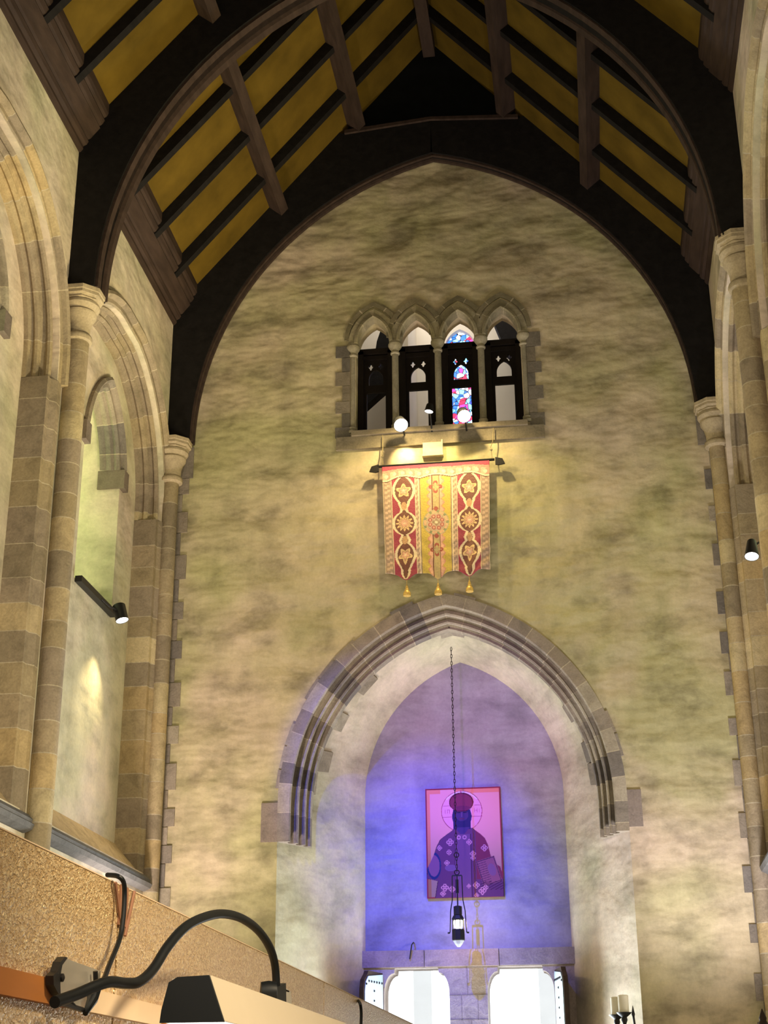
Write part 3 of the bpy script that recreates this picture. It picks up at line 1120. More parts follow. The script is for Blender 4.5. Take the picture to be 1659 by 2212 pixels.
    put(val & (v < sc_*0.28), np.array([0.45, 0.05, 0.09]))
    put(val & (v > sc_ - 0.014), cream)
    put((v >= sc_) & (v < sc_ + 0.008), dark)
    return C


BX0, BX1, BZ1, BZ0 = -0.705, 0.760, 9.795, 8.235
t = empty('banner', (XC, -0.14, BZ1), 'red and gold embroidered banner hanging from a rod under the four-light window', 'banner')
nu, nv = 190, 210
U, V = np.meshgrid(np.linspace(0, 1, nu + 1), np.linspace(0, 1, nv + 1))
wave = 0.012*np.sin(U*PI*9 + 1) * V + 0.010*np.sin(U*21 + V*9)*V**2 + 0.012*np.sin(V*45 + 6*np.sin(U*7))*smooth(0.45, 1.0, V)*(0.5 + 0.5*np.abs(U - 0.2))
wave += 0.02*np.sin((U - 0.5)*PI)**2*V
bl = 0.052*np.exp(-((U - 0.2)/0.07)**2) + 0.055*np.exp(-((U - 0.5)/0.06)**2) + 0.045*np.exp(-((U - 0.8)/0.07)**2)
X = BX0 + (BX1 - BX0)*U + (0.5 - U)*0.09*V
Z = BZ1 + (BZ0 - BZ1)*V - bl*smooth(0.85, 1.0, V)*1.9
Y = -0.14 - wave
Cc = banner_paint((U[:-1, :-1] + U[1:, 1:])/2, (V[:-1, :-1] + V[1:, 1:])/2)
mm = MB()
P = np.stack([X, Y, Z], -1).reshape(-1, 3)
W1 = nu + 1
fs = [(j*W1 + i, j*W1 + i + 1, (j + 1)*W1 + i + 1, (j + 1)*W1 + i) for j in range(nv) for i in range(nu)]
mm.add(P.tolist(), fs, [tuple(c) for c in Cc.reshape(-1, 3)])
cl = mm.build('cloth', attr_mat('embroidered_cloth', 0.65, 0.0, 0.5), t, smooth=True)
so = cl.modifiers.new('thick', 'SOLIDIFY'); so.thickness = 0.012; so.offset = -1
cl['label'] = 'red cloth with gold ogee medallions and a yellow centre stripe'
mm = MB(); mm.tube([(-0.77, -0.14, 9.805), (0.83, -0.14, 9.805)], 0.018, 10)
mm.build('rod', TIMBER, t, smooth=True)
for sg, x0, x1 in ((-1, -0.75, -0.88), (1, 0.84, 0.97)):
    mm = MB()
    q = [(x0, 9.835), (x0, 9.73), (x0 + (x1-x0)*0.35, 9.72), (x1, 9.735), (x0 + (x1-x0)*0.75, 9.81)]
    mm.prism(q, -0.155, -0.125)
    mm.build('finial', IRON, t)
for uc in (0.2, 0.5, 0.8):
    x = BX0 + (BX1 - BX0)*uc + (0.5 - uc)*0.09
    zb = BZ0 - (0.053 if uc < 0.7 else 0.045)*1.9
    mm = MB()
    mm.tube([(x, -0.15, zb + 0.01), (x, -0.15, zb - 0.08)], 0.004, 6)
    mm.lathe([(0.05, -0.215), (0.052, -0.19), (0.046, -0.165), (0.028, -0.14), (0.03, -0.128), (0.018, -0.115), (0.02, -0.10), (0.008, -0.06)], (x, -0.15, zb), 14)
    mm.build('tassel', BRASS, t, smooth=True)
# hanging cords
for x, xt in ((-0.69, -0.70), (0.80, 0.83)):
    mm = MB()
    pts = [(x, -0.14, 9.81), (x - 0.015, -0.13, 10.0), ((x + xt)/2, -0.11, 10.1), (xt, -0.09, 10.30)]
    mm.tube(pts, 0.006, 6)
    mm.lathe([(0.0, -0.02), (0.02, 0), (0.0, 0.03)], (x - 0.01, -0.14, 9.95), 8)
    o = mm.build('hanging_cord', plain('hemp_cord%d' % int(x*10), (0.30, 0.24, 0.13)), t)
m = MB()
m.box((-0.15, -0.06, 9.97), (0.12, 0.0, 10.16)); m.box((-0.16, -0.075, 9.955), (0.13, 0.0, 9.975)); m.box((0.105, -0.07, 9.96), (0.125, 0.0, 10.19))
m.box((-0.03, -0.064, 9.98), (-0.024, -0.058, 10.15))
tag(m.build('junction_box', PLASTER_PALE), 'small pale box on the wall between the four-light window and the banner', 'box')


# ================================================================== SPOTLIGHTS
def spotlight(name, loc, aim, label, r=0.07, L=0.16, lens=LAMP_WHITE, group=None, mount=None, cone=1.0):
    t = empty(name, loc, label, 'spotlight', group)
    a = Vector(aim).normalized()
    mm = MB()
    mm.lathe([(r*0.72*cone, -L), (r*0.80*cone, -L + 0.01), (r*0.98, -0.01), (r, 0.0), (r, 0.012), (r*0.93, 0.012), (r*0.92, -0.004), (0.0001, -0.006)], loc, 24, axis=a, cap=False)
    mm.lathe([(0.0001, -L), (r*0.72*cone, -L)], loc, 24, axis=a, cap=False)
    mm.build('housing', BLACK, t, smooth=True)
    mm = MB()
    mm.lathe([(0.0001, 0.006), (r*0.6, 0.005), (r*0.92, 0.002), (r*0.92, -0.003)], loc, 24, axis=a, cap=False)
    mm.build('lens', lens, t, smooth=True)
    if mount:
        mm = MB()
        mm.tube([Vector(loc) - a*L*0.6, *[Vector(p) for p in mount]], 0.012, 8)
        mm.build('arm', BLACK, t, smooth=True)
    return t


GS = 'spotlights below the four-light window'
spotlight('spotlight', (-0.40, -0.46, 10.26), (0.22, -0.55, -0.62), 'glaring round spotlight left of the junction box, below the second light', 0.10, 0.15, emit('lamp_glare', (1.0, 0.95, 0.85), 40), GS, [(-0.40, -0.2, 10.32), (-0.40, -0.06, 10.30)])
spotlight('spotlight', (0.46, -0.46, 10.33), (0.18, -0.55, -0.62), 'glaring round spotlight under the stained glass light', 0.095, 0.15, bpy.data.materials['lamp_glare'], GS, [(0.46, -0.2, 10.34), (0.46, -0.06, 10.30)])
spotlight('spotlight', (-0.02, -0.40, 10.47), (-0.15, -0.05, -1.0), 'slim downward spotlight between the two glaring ones', 0.06, 0.10, LAMP_WHITE, GS, [(-0.02, -0.2, 10.48), (-0.02, -0.05, 10.32)])
WARM = (1.0, 0.78, 0.36)
light('SPOT', 'banner_spot', (-0.32, -0.78, 10.55), 150, WARM, (-0.5, 0.0, 8.6), spot_size=RAD(124), spot_blend=0.8, shadow_soft_size=0.04)
light('SPOT', 'banner_spot', (0.40, -0.80, 10.58), 125, WARM, (0.7, 0.0, 8.6), spot_size=RAD(124), spot_blend=0.8, shadow_soft_size=0.04)
light('SPOT', 'hot_spot', (-0.36, -0.30, 10.18), 55, WARM, (-0.42, 0.0, 9.98), spot_size=math.radians(60), spot_blend=1.0, shadow_soft_size=0.03)

# lancet sill tracks with spot lamps
xL, xR_ = XL - 0.34, XR + 0.34
m = MB(); m.box((xL - 0.015, -2.50, 7.50), (xL + 0.07, -1.12, 7.575))
tag(m.build('lighting_track', BLACK), 'black lighting track along the sill of the left lancet next to the end wall', 'track')
spotlight('spotlight', (-3.82, -1.42, 7.36), (0.30, -0.10, -0.95), 'black cylinder spotlight on the track of the left lancet', 0.082, 0.21, LAMP_WHITE, None, [(-3.92, -1.62, 7.47), (xL + 0.06, -1.75, 7.54)], cone=1.25)
light('SPOT', 'left_wall_spot', (-3.70, -1.50, 7.15), 105, (1.0, 0.80, 0.46), (-4.2, -1.8, 5.2), spot_size=math.radians(75), spot_blend=0.9, shadow_soft_size=0.03)
m = MB(); m.box((xR_ - 0.07, -2.50, 7.50), (xR_ + 0.015, -1.12, 7.575))
tag(m.build('lighting_track', BLACK), 'black lighting track along the sill of the right lancet next to the end wall', 'track')
spotlight('spotlight', (3.72, -2.96, 7.20), (-0.12, -0.35, -0.95), 'black cone spotlight at the right edge of the picture', 0.078, 0.21, LAMP_WHITE, None, [(3.85, -2.8, 7.42), (xR_ - 0.02, -2.45, 7.54)], cone=0.8)
light('SPOT', 'right_wall_spot', (3.75, -2.9, 7.15), 30, (1.0, 0.84, 0.6), (4.2, -2.6, 5.0), spot_size=math.radians(75), spot_blend=0.9, shadow_soft_size=0.03)


# ================================================================== ICON
def icon_paint(u, v):
    """u,v in 0..1 (v down); generic haloed bishop"""
    bg = np.array([0.95, 0.52, 0.50]); C = np.empty(u.shape + (3,)); C[:] = bg
    K = np.zeros(u.shape)                 # gold leaf mask
    K[:] = 1.0
    x = u*915; y = v*1310                 # working units as on the panel

    def put(mask, c, k=0.0):
        C[mask] = c
        K[mask] = k
    rim = (u < 0.02) | (u > 0.98) | (v < 0.014) | (v > 0.99)
    put((u < 0.06) | (v < 0.05) & (np.abs(u - 0.3) > 0.1), np.array([0.95, 0.38, 0.24]), 1)
    put(rim, np.array([0.42, 0.07, 0.10]))
    # halo
    r = np.hypot(x - 440, y - 285)
    put(r < 245, np.array([0.97, 0.50, 0.62]), 1)
    put((r < 249) & (r > 242), np.array([0.52, 0.12, 0.22]))
    put((r < 242) & (r > 226) & (y < 140), np.array([1.0, 0.85, 0.9]), 1)
    for yy, xa, xb in ((352, 205, 330), (352, 560, 690), (215, 215, 300), (215, 590, 680)):
        put((np.abs(y - yy) < 3) & (x > xa) & (x < xb), np.array([0.55, 0.15, 0.35]))
    # faint letters on the halo
    for xa, ya, w_, h_ in ((236, 262, 6, 50), (262, 262, 6, 50), (262, 262, 36, 6), (292, 262, 6, 50), (592, 250, 6, 55), (592, 276, 34, 6), (622, 250, 6, 55), (650, 262, 6, 45)):
        put((x > xa) & (x < xa + w_) & (y > ya) & (y < ya + h_), np.array([0.62, 0.2, 0.42]))
    robe = np.array([0.20, 0.10, 0.26]); cross = np.array([0.85, 0.55, 0.75])
    # body silhouette (half widths left / right against height)
    yk = np.array([490, 530, 560, 620, 700, 800, 900, 960, 1080, 1110, 1310])
    lx = np.array([345, 300, 250, 170, 125, 90, 40, 5, 0, 130, 95])
    rx_ = np.array([560, 610, 650, 710, 745, 765, 790, 880, 915, 915, 915])
    Lx = np.interp(y, yk, lx); Rx = np.interp(y, yk, rx_)
    body = (y > 490) & (x > Lx) & (x < Rx)
    put(body, robe)
    put(body & ((x < Lx + 6) | (x > Rx - 6)), robe*0.3)
    # stole and folds
    put(body & (np.abs(x - 440) < 95) & (y > 560), np.array([0.26, 0.16, 0.36]))
    put(body & (np.abs(np.abs(x - 440) - 97) < 4) & (y > 560), robe*0.45)
    put(body & (x > 600) & (y < 1100), np.array([0.30, 0.07, 0.15]))
    # left cuff and raised hand
    rr = np.hypot((x - 90)/85, (y - 930)/160)
    put((rr < 1) & (rr > 0.8) & body, np.array([0.03, 0.07, 0.28]))
    put((rr < 0.8) & body, np.array([0.34, 0.20, 0.42]))
    put((np.hypot((x - 290)/70, (y - 960)/40) < 1), np.array([0.28, 0.20, 0.46]))
    # book
    bx = (x - 745)*0.96 + (y - 1010)*-0.28; by = (y - 1010)*0.96 + (x - 745)*0.28
    bk = (np.abs(bx) < 115) & (np.abs(by) < 155) & (x < 912)
    put(bk, np.array([0.42, 0.20, 0.30]))
    put(bk & ((np.abs(np.abs(bx) - 105) < 4) | (np.abs(np.abs(by) - 145) < 4)), robe*0.5)
    put(bk & (bx < 0) & (np.abs((by % 26) - 13) < 3), robe*0.6)
    put((np.hypot((bx - 40)/45, (by + 5)/75) < 1) & bk, np.array([0.34, 0.22, 0.40]))
    put(((y > 1130) & (x > 640) & (y < 1230) & (np.abs(((x + y*2) % 60) - 30) < 8)) & body, robe*0.4)
    # collar white beads
    for a, b_ in ((395, 600), (465, 600)):
        r = np.hypot(x - a, y - b_)
        put((r < 26) & (r > 12), cross)
    # crosses on the vestment
    for a, b_, s_ in ((290, 655, 46), (160, 720, 32), (275, 775, 34), (520, 660, 36), (700, 735, 42), (560, 800, 36), (560, 850, 30), (245, 900, 34), (215, 1190, 46), (300, 1210, 40), (190, 1260, 34), (590, 1170, 40), (660, 1240, 46), (700, 1200, 34), (590, 1290, 30), (500, 1180, 26)):
        for ox, oy in ((0, -1), (0, 1), (-1, 0), (1, 0)):
            r = np.hypot(x - a - ox*s_*0.55, y - b_ - oy*s_*0.55)
            put((r < s_*0.46) & (r > s_*0.2), cross)
    # neck, beard, face, hat
    fb = np.array([0.035, 0.045, 0.20])
    put((np.abs(x - 440) < 105) & (y > 270) & (y < 500) , fb)
    put(np.hypot((x - 440)/118, (y - 350)/140) < 1, fb)
    put((np.abs(x - 440) < 95 - (y - 480)*0.9) & (y >= 480) & (y < 560), np.array([0.10, 0.08, 0.30]))
    put(np.hypot((x - 440)/78, (y - 330)/75) < 1, np.array([0.11, 0.08, 0.27]))
    put((np.abs(np.abs(x - 440) - 38) < 22) & (np.abs(y - 302) < 5), fb*0.4)
    put((np.abs(np.abs(x - 440) - 38) < 26) & (np.abs(y - 284) < 4), fb*0.4)
    put((np.abs(x - 440) < 7) & (y > 300) & (y < 355), np.array([0.20, 0.14, 0.36]))
    put((np.abs(x - 440) < 30) & (np.abs(y - 378) < 5), np.array([0.22, 0.06, 0.16]))
    put((np.hypot((x - 437)/148, (y - 175)/118) < 1) & (y < 290), np.array([0.16, 0.02, 0.06]))
    put((np.hypot((x - 437)/138, (y - 180)/108) < 1) & (y < 270), np.array([0.36, 0.07, 0.16]))
    put((np.hypot((x - 437)/110, (y - 250)/30) < 1), np.array([0.26, 0.05, 0.16]))
    put((np.abs(x - 437) < 4) & (y > 30) & (y < 66), np.array([0.5, 0.1, 0.3]))
    return C*np.where(K[..., None] > 0.5, np.array([0.35, 0.38, 0.30]), np.array([0.62, 0.40, 0.42])), K


IM, nt, b = new_mat('icon_paint')
a = N(nt, 'ShaderNodeAttribute', attribute_name='Col')
g = N(nt, 'ShaderNodeAttribute', attribute_name='Gold')
nt.links.new(a.outputs['Color'], b.inputs['Base Color'])
ml = N(nt, 'ShaderNodeMath', operation='MULTIPLY'); nt.links.new(g.outputs['Fac'], ml.inputs[0]); ml.inputs[1].default_value = 0.75
nt.links.new(ml.outputs[0], b.inputs['Metallic'])
b.inputs['Roughness'].default_value = 0.42
b.inputs['Specular IOR Level'].default_value = 0.08
IX0, IX1, IZ0, IZ1 = -0.365, 0.650, 4.255, 5.70
nu, nv = 170, 240
U, V = np.meshgrid((np.arange(nu) + 0.5)/nu, (np.arange(nv) + 0.5)/nv)
Ci, Kg = icon_paint(U, V)
mm = MB()
W1 = nu + 1
xs = IX0 + (IX1 - IX0)*np.arange(nu + 1)/nu
zs = IZ1 + (IZ0 - IZ1)*np.arange(nv + 1)/nv
mm.add([(x, 1.455, z) for z in zs for x in xs], [(j*W1 + i, j*W1 + i + 1, (j + 1)*W1 + i + 1, (j + 1)*W1 + i) for j in range(nv) for i in range(nu)], [tuple(c) for c in Ci.reshape(-1, 3)])
t = empty('icon_painting', ((IX0+IX1)/2, 1.48, IZ0), 'tall painted icon of a haloed bearded bishop holding a book, above the doors', 'painting')
o = mm.build('painted_face', IM, t)
at = o.data.attributes.new('Gold', 'FLOAT', 'FACE'); at.data.foreach_set('value', Kg.ravel().astype(np.float32))
mm = MB(); mm.box((IX0, 1.457, IZ0), (IX1, 1.498, IZ1)); mm.build('panel', plain('icon_panel_wood', (0.20, 0.05, 0.05)), t)

# ================================================================== LANTERN ON ITS CHAIN
LY, LX = 0.80, 0.02
def at_y(px, py, y):
    d = fw + rt*((px - 829.5)/F_PX) - up*((py - 1106)/F_PX)
    k = (y - CAM.y)/d.y
    return CAM + d*k


top = at_y(974, 1385, LY); hook = at_y(987, 1888, LY); lt = at_y(986, 1955, LY); lb = at_y(990, 2052, LY)
lxx = hook.x
t = empty('hanging_lantern', (lxx, LY, hook.z), 'black iron lantern with a glowing bulb on a long chain in front of the icon', 'lantern')
mm = MB()
z = hook.z + 0.02
zt = 7.45
n = 0
while z < zt:
    L = 0.05
    c0 = Vector((lxx, LY, z + L/2))
    pts = []
    for j in range(8):
        a = 2*PI*j/8
        dx = 0.011*math.cos(a); dz = 0.5*L*1.25*math.sin(a)
        pts.append(c0 + (Vector((dx, 0, dz)) if n % 2 else Vector((0, dx, dz))))
    mm.tube(pts, 0.0042, 4, closed=True)
    z += L
    n += 1
for zz in (at_y(984, 1847, LY).z, hook.z + 0.02):
    mm.tube([(lxx + 0.03*math.cos(2*PI*j/14), LY, zz + 0.03*math.sin(2*PI*j/14)) for j in range(14)], 0.007, 6, closed=True)
mm.build('chain', CHAIN, t, smooth=True)
mm = MB()
zh = hook.z - 0.02
hx = 0.062
zc_ = lt.z - 0.02          # top of the glass body
zb = at_y(985, 2018, LY).z
mm.box((lxx - hx, LY - 0.008, zh - 0.008), (lxx + hx, LY + 0.008, zh + 0.008))
for sx in (-1, 1):
    mm.tube([(lxx + sx*hx, LY, zh), (lxx + sx*(hx + 0.005), LY, zh - 0.3), (lxx + sx*(hx + 0.03), LY, zc_ - 0.05), (lxx + sx*0.105, LY, zb + 0.02)], 0.007, 6)
    mm.tube([(lxx, LY + sx*0.03, zh), (lxx, LY + sx*0.05, zc_)], 0.005, 6)
    mm.tube([(lxx + sx*0.105, LY, zb + 0.02), (lxx + sx*0.135, LY, zb + 0.015)], 0.012, 6)
mm.box((lxx - 0.018, LY - 0.012, zh - 0.22), (lxx + 0.018, LY + 0.012, zh - 0.05))
mm.build('hanger', IRON, t)
mm = MB()
mm.lathe([(0.05, zc_ - 0.11), (0.056, zc_ - 0.10), (0.056, zc_), (0.03, zc_ + 0.01)], (lxx, LY, 0), 8, phase=PI/8)
mm.lathe([(0.075, zc_ - 0.17), (0.085, zc_ - 0.155), (0.06, zc_ - 0.11)], (lxx, LY, 0), 8, phase=PI/8)
mm.lathe([(0.078, zb - 0.08), (0.084, zb - 0.07), (0.084, zb + 0.05), (0.078, zb + 0.06)], (lxx, LY, 0), 8, phase=PI/8)
for j in range(8):
    a = 2*PI*j/8 + PI/8
    mm.tube([(lxx + 0.078*math.cos(a), LY + 0.078*math.sin(a), zb), (lxx + 0.072*math.cos(a), LY + 0.072*math.sin(a), zc_ - 0.15)], 0.006, 5)
mm.build('cage', IRON, t)
mm = MB()
zm = (zb + zc_)/2 - 0.03
mm.lathe([(0.02, -0.10), (0.05, -0.06), (0.058, 0.0), (0.05, 0.06), (0.025, 0.11)], (lxx, LY, zm), 14)
mm.build('bulb', emit('lantern_bulb', (1.0, 0.93, 0.78), 9), t, smooth=True)
mm = MB()
mm.lathe([(0.02, -0.075), (0.05, -0.04), (0.075, 0.0)], (lxx, LY, zb - 0.08), 8, phase=PI/8)
mm.build('glass_drop', plain('frosted_glass', (0.4, 0.4, 0.42), 0.2), t)
light('POINT', 'lantern_light', (lxx + 0.12, LY + 0.12, zm), 10.0, (1.0, 0.74, 0.32), shadow_soft_size=0.05)

# iron hook above the lintel
m = MB()
p0 = at_y(893, 2036, 1.42); p1 = at_y(885, 2072, 1.42)
m.tube([p0 + Vector((0, 0.07, 0)), p0, p0 + Vector((-0.02, -0.02, -0.03)), p1], 0.009, 6)
tag(m.build('wall_hook', IRON), 'thin iron hook hanging over the stone lintel, left of the lantern', 'hook')

# ================================================================== DOOR LEAVES
DOORM = plain('pale_blue_door', (0.42, 0.55, 0.66), 0.4, var=0.06, scale=5, spec=0.5)
for side, hx_, ang, nm in ((-1, -0.965, 105, 'door_1'), (1, 1.26, 79, 'door_2')):
    root = empty(nm, (hx_, 1.46, 0), '', 'x')
    del root['label'], root['category']
    struct(root)
    a = math.radians(ang)
    d = Vector((math.cos(a), -math.sin(a), 0))       # leaf direction into the nave
    nrm = Vector((-d.y, d.x, 0)) if side < 0 else Vector((-d.y, d.x, 0))
    nrm = Vector((math.sin(a), math.cos(a), 0))
    W_ = 0.62

    def LP3(s, z, tk, o=Vector((hx_, 1.46, 0))):
        return o + d*s + nrm*tk + Vector((0, 0, z))
    inn_ = 1 if side < 0 else -1
    q = [(0.0, 0.0), (W_, 0.0), (W_, 3.08), (W_ - 0.03, 3.20), (W_ - 0.12, 3.27), (W_ - 0.16, 3.32), (0.0, 3.32)]
    mm = MB()
    n = len(q)
    vs = [LP3(s, z, 0.0) for s, z in q] + [LP3(s, z, 0.06*inn_*-1) for s, z in q]
    mm.add(vs, [tuple(range(n)), tuple(range(2*n-1, n-1, -1))] + [(j, (j+1) % n, n+(j+1) % n, n+j) for j in range(n)])
    mm.build('door_leaf', TIMBER_BROWN, root)
    mm = MB()
    q2 = [(0.02, 0.02), (W_ - 0.02, 0.02), (W_ - 0.02, 3.06), (W_ - 0.05, 3.18), (W_ - 0.13, 3.25), (0.02, 3.30)]
    n = len(q2)
    t0 = 0.002*inn_; t1 = 0.012*inn_
    vs = [LP3(s, z, t0) for s, z in q2] + [LP3(s, z, t1) for s, z in q2]
    mm.add(vs, [tuple(range(n)), tuple(range(2*n-1, n-1, -1))] + [(j, (j+1) % n, n+(j+1) % n, n+j) for j in range(n)])
    mm.build('metal_sheet', DOORM, root)
    mm = MB()
    for zz in (3.19, 2.60, 2.0):
        for s in np.linspace(0.06, W_ - 0.06, 7):
            mm.lathe([(0.016, 0), (0.014, 0.008), (0.004, 0.014)], LP3(s, zz if s < W_ - 0.1 else zz - 0.04, t1), 8, axis=nrm*inn_)
    for zz in np.arange(1.4, 3.1, 0.12):
        for s in (W_*0.5,):
            mm.lathe([(0.016, 0), (0.014, 0.008), (0.004, 0.014)], LP3(s, zz, t1), 8, axis=nrm*inn_)
    mm.build('studs', IRON, root)

# ================================================================== OUTSIDE THE DOORS
PALE = plain('pale_limestone', (0.80, 0.80, 0.78), 0.8, var=0.05, scale=2)
m = MB()
m.box((-4, 6.5, 0), (4, 6.7, 1.9)); m.box((-4, 6.4, 1.9), (4, 6.8, 2.0))
tag(m.build('parapet', PALE), 'low sunlit stone parapet seen through both open doorways', 'parapet')
m = MB()
m.box((0.85, 6.85, 0), (1.15, 7.1, 4.7)); m.box((-1.2, 6.85, 0), (-0.9, 7.1, 4.7))
m.box((1.6, 6.85, 4.0), (4.2, 7.1, 4.35)); m.box((-4.2, 6.85, 4.0), (-2.5, 7.1, 4.35)); m.box((-0.9, 6.85, 4.6), (0.95, 7.1, 4.7))
tag(m.build('stone_porch', PALE), 'pale bright stonework beyond the parapet outside the doors', 'porch')

# ================================================================== CANDLE STAND
def at_pt(px, py, y):
    return at_y(px, py, y)


cy = -1.0
c1 = at_pt(1348, 2190, cy); c2 = at_pt(1332, 2193, cy + 0.12)
t = empty('candle_stand', (c1.x - 0.02, cy, 0), 'black iron candle stand near the right jamb of the doorway', 'candle stand')
zc1 = at_pt(1348, 2187, cy).z
mm = MB()
mm.tube([(c1.x - 0.03, cy + 0.05, 0.03), (c1.x - 0.03, cy + 0.05, zc1 - 0.22)], 0.02, 10)
mm.lathe([(0.2, 0), (0.2, 0.03), (0.04, 0.08)], (c1.x - 0.03, cy + 0.05, 0), 16)
mm.build('pole', IRON, t, smooth=True)
for c, yy in ((c1, cy), (c2, cy + 0.12)):
    mm = MB()
    zt_ = at_pt(1348, 2187, cy).z if yy == cy else at_pt(1332, 2192, yy).z
    mm.lathe([(0.015, -0.24), (0.02, -0.12), (0.035, -0.08), (0.03, -0.05), (0.075, -0.015), (0.085, 0.0), (0.07, 0.0)], (c.x, yy, zt_), 16)
    mm.tube([(c.x, yy, zt_ - 0.22), (c1.x - 0.03, cy + 0.05, zt_ - 0.3)], 0.013, 8)
    mm.build('cup', IRON, t, smooth=True)
mm = MB()
mm.lathe([(0.012, 0), (0.02, 0.03), (0.002, 0.12)], (c1.x + 0.10, cy, zc1 - 0.05), 8)
mm.tube([(c1.x + 0.10, cy, zc1 - 0.04), (c1.x + 0.12, cy, zc1 - 0.25), (c1.x - 0.03, cy + 0.05, zc1 - 0.4)], 0.013, 8)
mm.build('spike', IRON, t, smooth=True)
for (c, yy, py0, py1, lab) in ((c1, cy, 2187, 2150, 'cream pillar candle standing in front, right one of the pair'), (c2, cy + 0.12, 2192, 2154, 'cream pillar candle behind, left one of the pair')):
    z0 = at_pt(1340, py0, yy).z; z1 = at_pt(1340, py1, yy).z
    mm = MB()
    mm.lathe([(0.058, 0), (0.058, z1 - z0 - 0.008), (0.05, z1 - z0), (0.02, z1 - z0 - 0.01)], (c.x, yy, z0 + 0.002), 20)
    mm.tube([(c.x, yy, z1 - 0.01), (c.x, yy, z1 + 0.012)], 0.003, 5)
    tag(mm.build('candle', WAX, None, smooth=True), lab, 'candle', 'pillar candles by the doorway')
# small finial at the lower right corner
f = at_pt(1649, 2212, -4.0)
m = MB()
m.lathe([(0.03, 0.0), (0.03, f.z - 0.02), (0.045, f.z), (0.03, f.z + 0.03), (0.035, f.z + 0.05), (0.004, f.z + 0.13)], (f.x, -4.0, 0), 12)
tag(m.build('finial_post', TIMBER_BROWN, None, smooth=True), 'dark pointed finial just showing at the lower right corner', 'post')

# ================================================================== FOREGROUND DISPLAY BOARD
GB, nt, b = new_mat('hammered_gold_paper')
v = coords(nt, (1, 1, 1.6))
n1 = noise(nt, v, 130, 2, 0.5, 0.8)
nt.links.new(ramp(nt, n1, [(0.35, (0.60, 0.40, 0.18)), (0.52, (0.80, 0.58, 0.31)), (0.66, (0.95, 0.78, 0.48))]), b.inputs['Base Color'])
b.inputs['Roughness'].default_value = 0.30
b.inputs['Metallic'].default_value = 0.35
bump(nt, b, n1, 0.9, 0.008)
ORW = plain('orange_wood', (0.50, 0.19, 0.05), 0.5, var=0.2, scale=12, stretch=(1, 0.2, 1))
PALEW = plain('pale_ply_edge', (0.80, 0.62, 0.42), 0.5, var=0.08)
BXP = CAM.x - 0.8
t = empty('display_board', (BXP, -14.5, 0), 'long gold-papered partition board crossing the lower left corner', 'partition')
for (ya, yb) in ((-17.3, -15.875), (-15.865, -13.86), (-13.85, -10.8)):
    mm = MB(); mm.box((BXP - 0.04, ya, 0.0), (BXP, yb, 1.97)); mm.build('panel', GB, t)
for (ya, yb, mt_, nm) in ((-17.3, -16.12, ORW, 'wooden_rail'), (-16.05, -15.62, PALEW, 'pale_rail'), (-15.62, -15.38, ORW, 'wooden_rail'), (-15.38, -10.8, PALEW, 'pale_rail')):
    mm = MB(); mm.box((BXP - 0.002, ya, 1.755), (BXP + 0.012, yb, 1.79)); mm.build(nm, mt_, t)
mm = MB(); mm.box((BXP - 0.041, -17.3, 1.9705), (BXP + 0.001, -10.8, 1.9725)); mm.build('top_edge', PALEW, t)
mm = MB()
for s0, s1 in (((-15.91, 1.97), (-15.86, 1.90)), ((-15.80, 1.97), (-15.84, 1.89))):
    mm.tube([(BXP + 0.004, s0[0], s0[1]), (BXP + 0.004, s1[0], s1[1])], 0.003, 5)
mm.box((BXP - 0.002, -15.875, 1.905), (BXP + 0.003, -15.83, 1.972))
mm.build('tape_corner', plain('brown_tape', (0.30, 0.15, 0.09)), t)


def on_x(px, py, x):
    d = fw + rt*((px - 829.5)/F_PX) - up*((py - 1106)/F_PX)
    return CAM + d*((x - CAM.x)/d.x)


# picture lamp
t = empty('picture_lamp', (BXP + 0.1, -15.9, 1.8), 'black gooseneck picture lamp with a cream shade clipped to the gold board', 'lamp')
ax = BXP + 0.10
ctrl = [(118, 2165, 0.02), (165, 2148, 0.03), (230, 2122, 0.05), (270, 2124, 0.055), (300, 2121, 0.06), (330, 2095, 0.065), (362, 2045, 0.07), (400, 2003, 0.075), (440, 1982, 0.08), (480, 1974, 0.085), (520, 1983, 0.09), (556, 2008, 0.095), (582, 2045, 0.10), (594, 2085, 0.10), (597, 2130, 0.10)]
pts = [on_x(a, b_, BXP + 0.03 + c_) for a, b_, c_ in ctrl]


def cr(P, n=5):
    out = []
    for i in range(len(P) - 1):
        p0, p1, p2, p3 = P[max(i-1, 0)], P[i], P[i+1], P[min(i+2, len(P)-1)]
        for j in range(n):
            u_ = j/n
            out.append(0.5*((2*p1) + (p2 - p0)*u_ + (2*p0 - 5*p1 + 4*p2 - p3)*u_*u_ + (3*p1 - p0 - 3*p2 + p3)*u_**3))
    return out + [P[-1]]


mm = MB(); mm.tube(cr(pts), 0.0085, 14); mm.build('gooseneck', BLACK_RUB, t, smooth=True)
# clamp plate: rounded steel plate with black edge
def px_poly(L, x, thick):
    a = [on_x(p, q, x) for p, q in L]
    return a, [p + Vector((thick, 0, 0)) for p in a]


def px_prism(mb, L, x, thick):
    A, B = px_poly(L, x, thick)
    n = len(A)
    mb.add(A + B, [tuple(range(n)), tuple(range(2*n-1, n-1, -1))] + [(j, (j+1) % n, n+(j+1) % n, n+j) for j in range(n)])


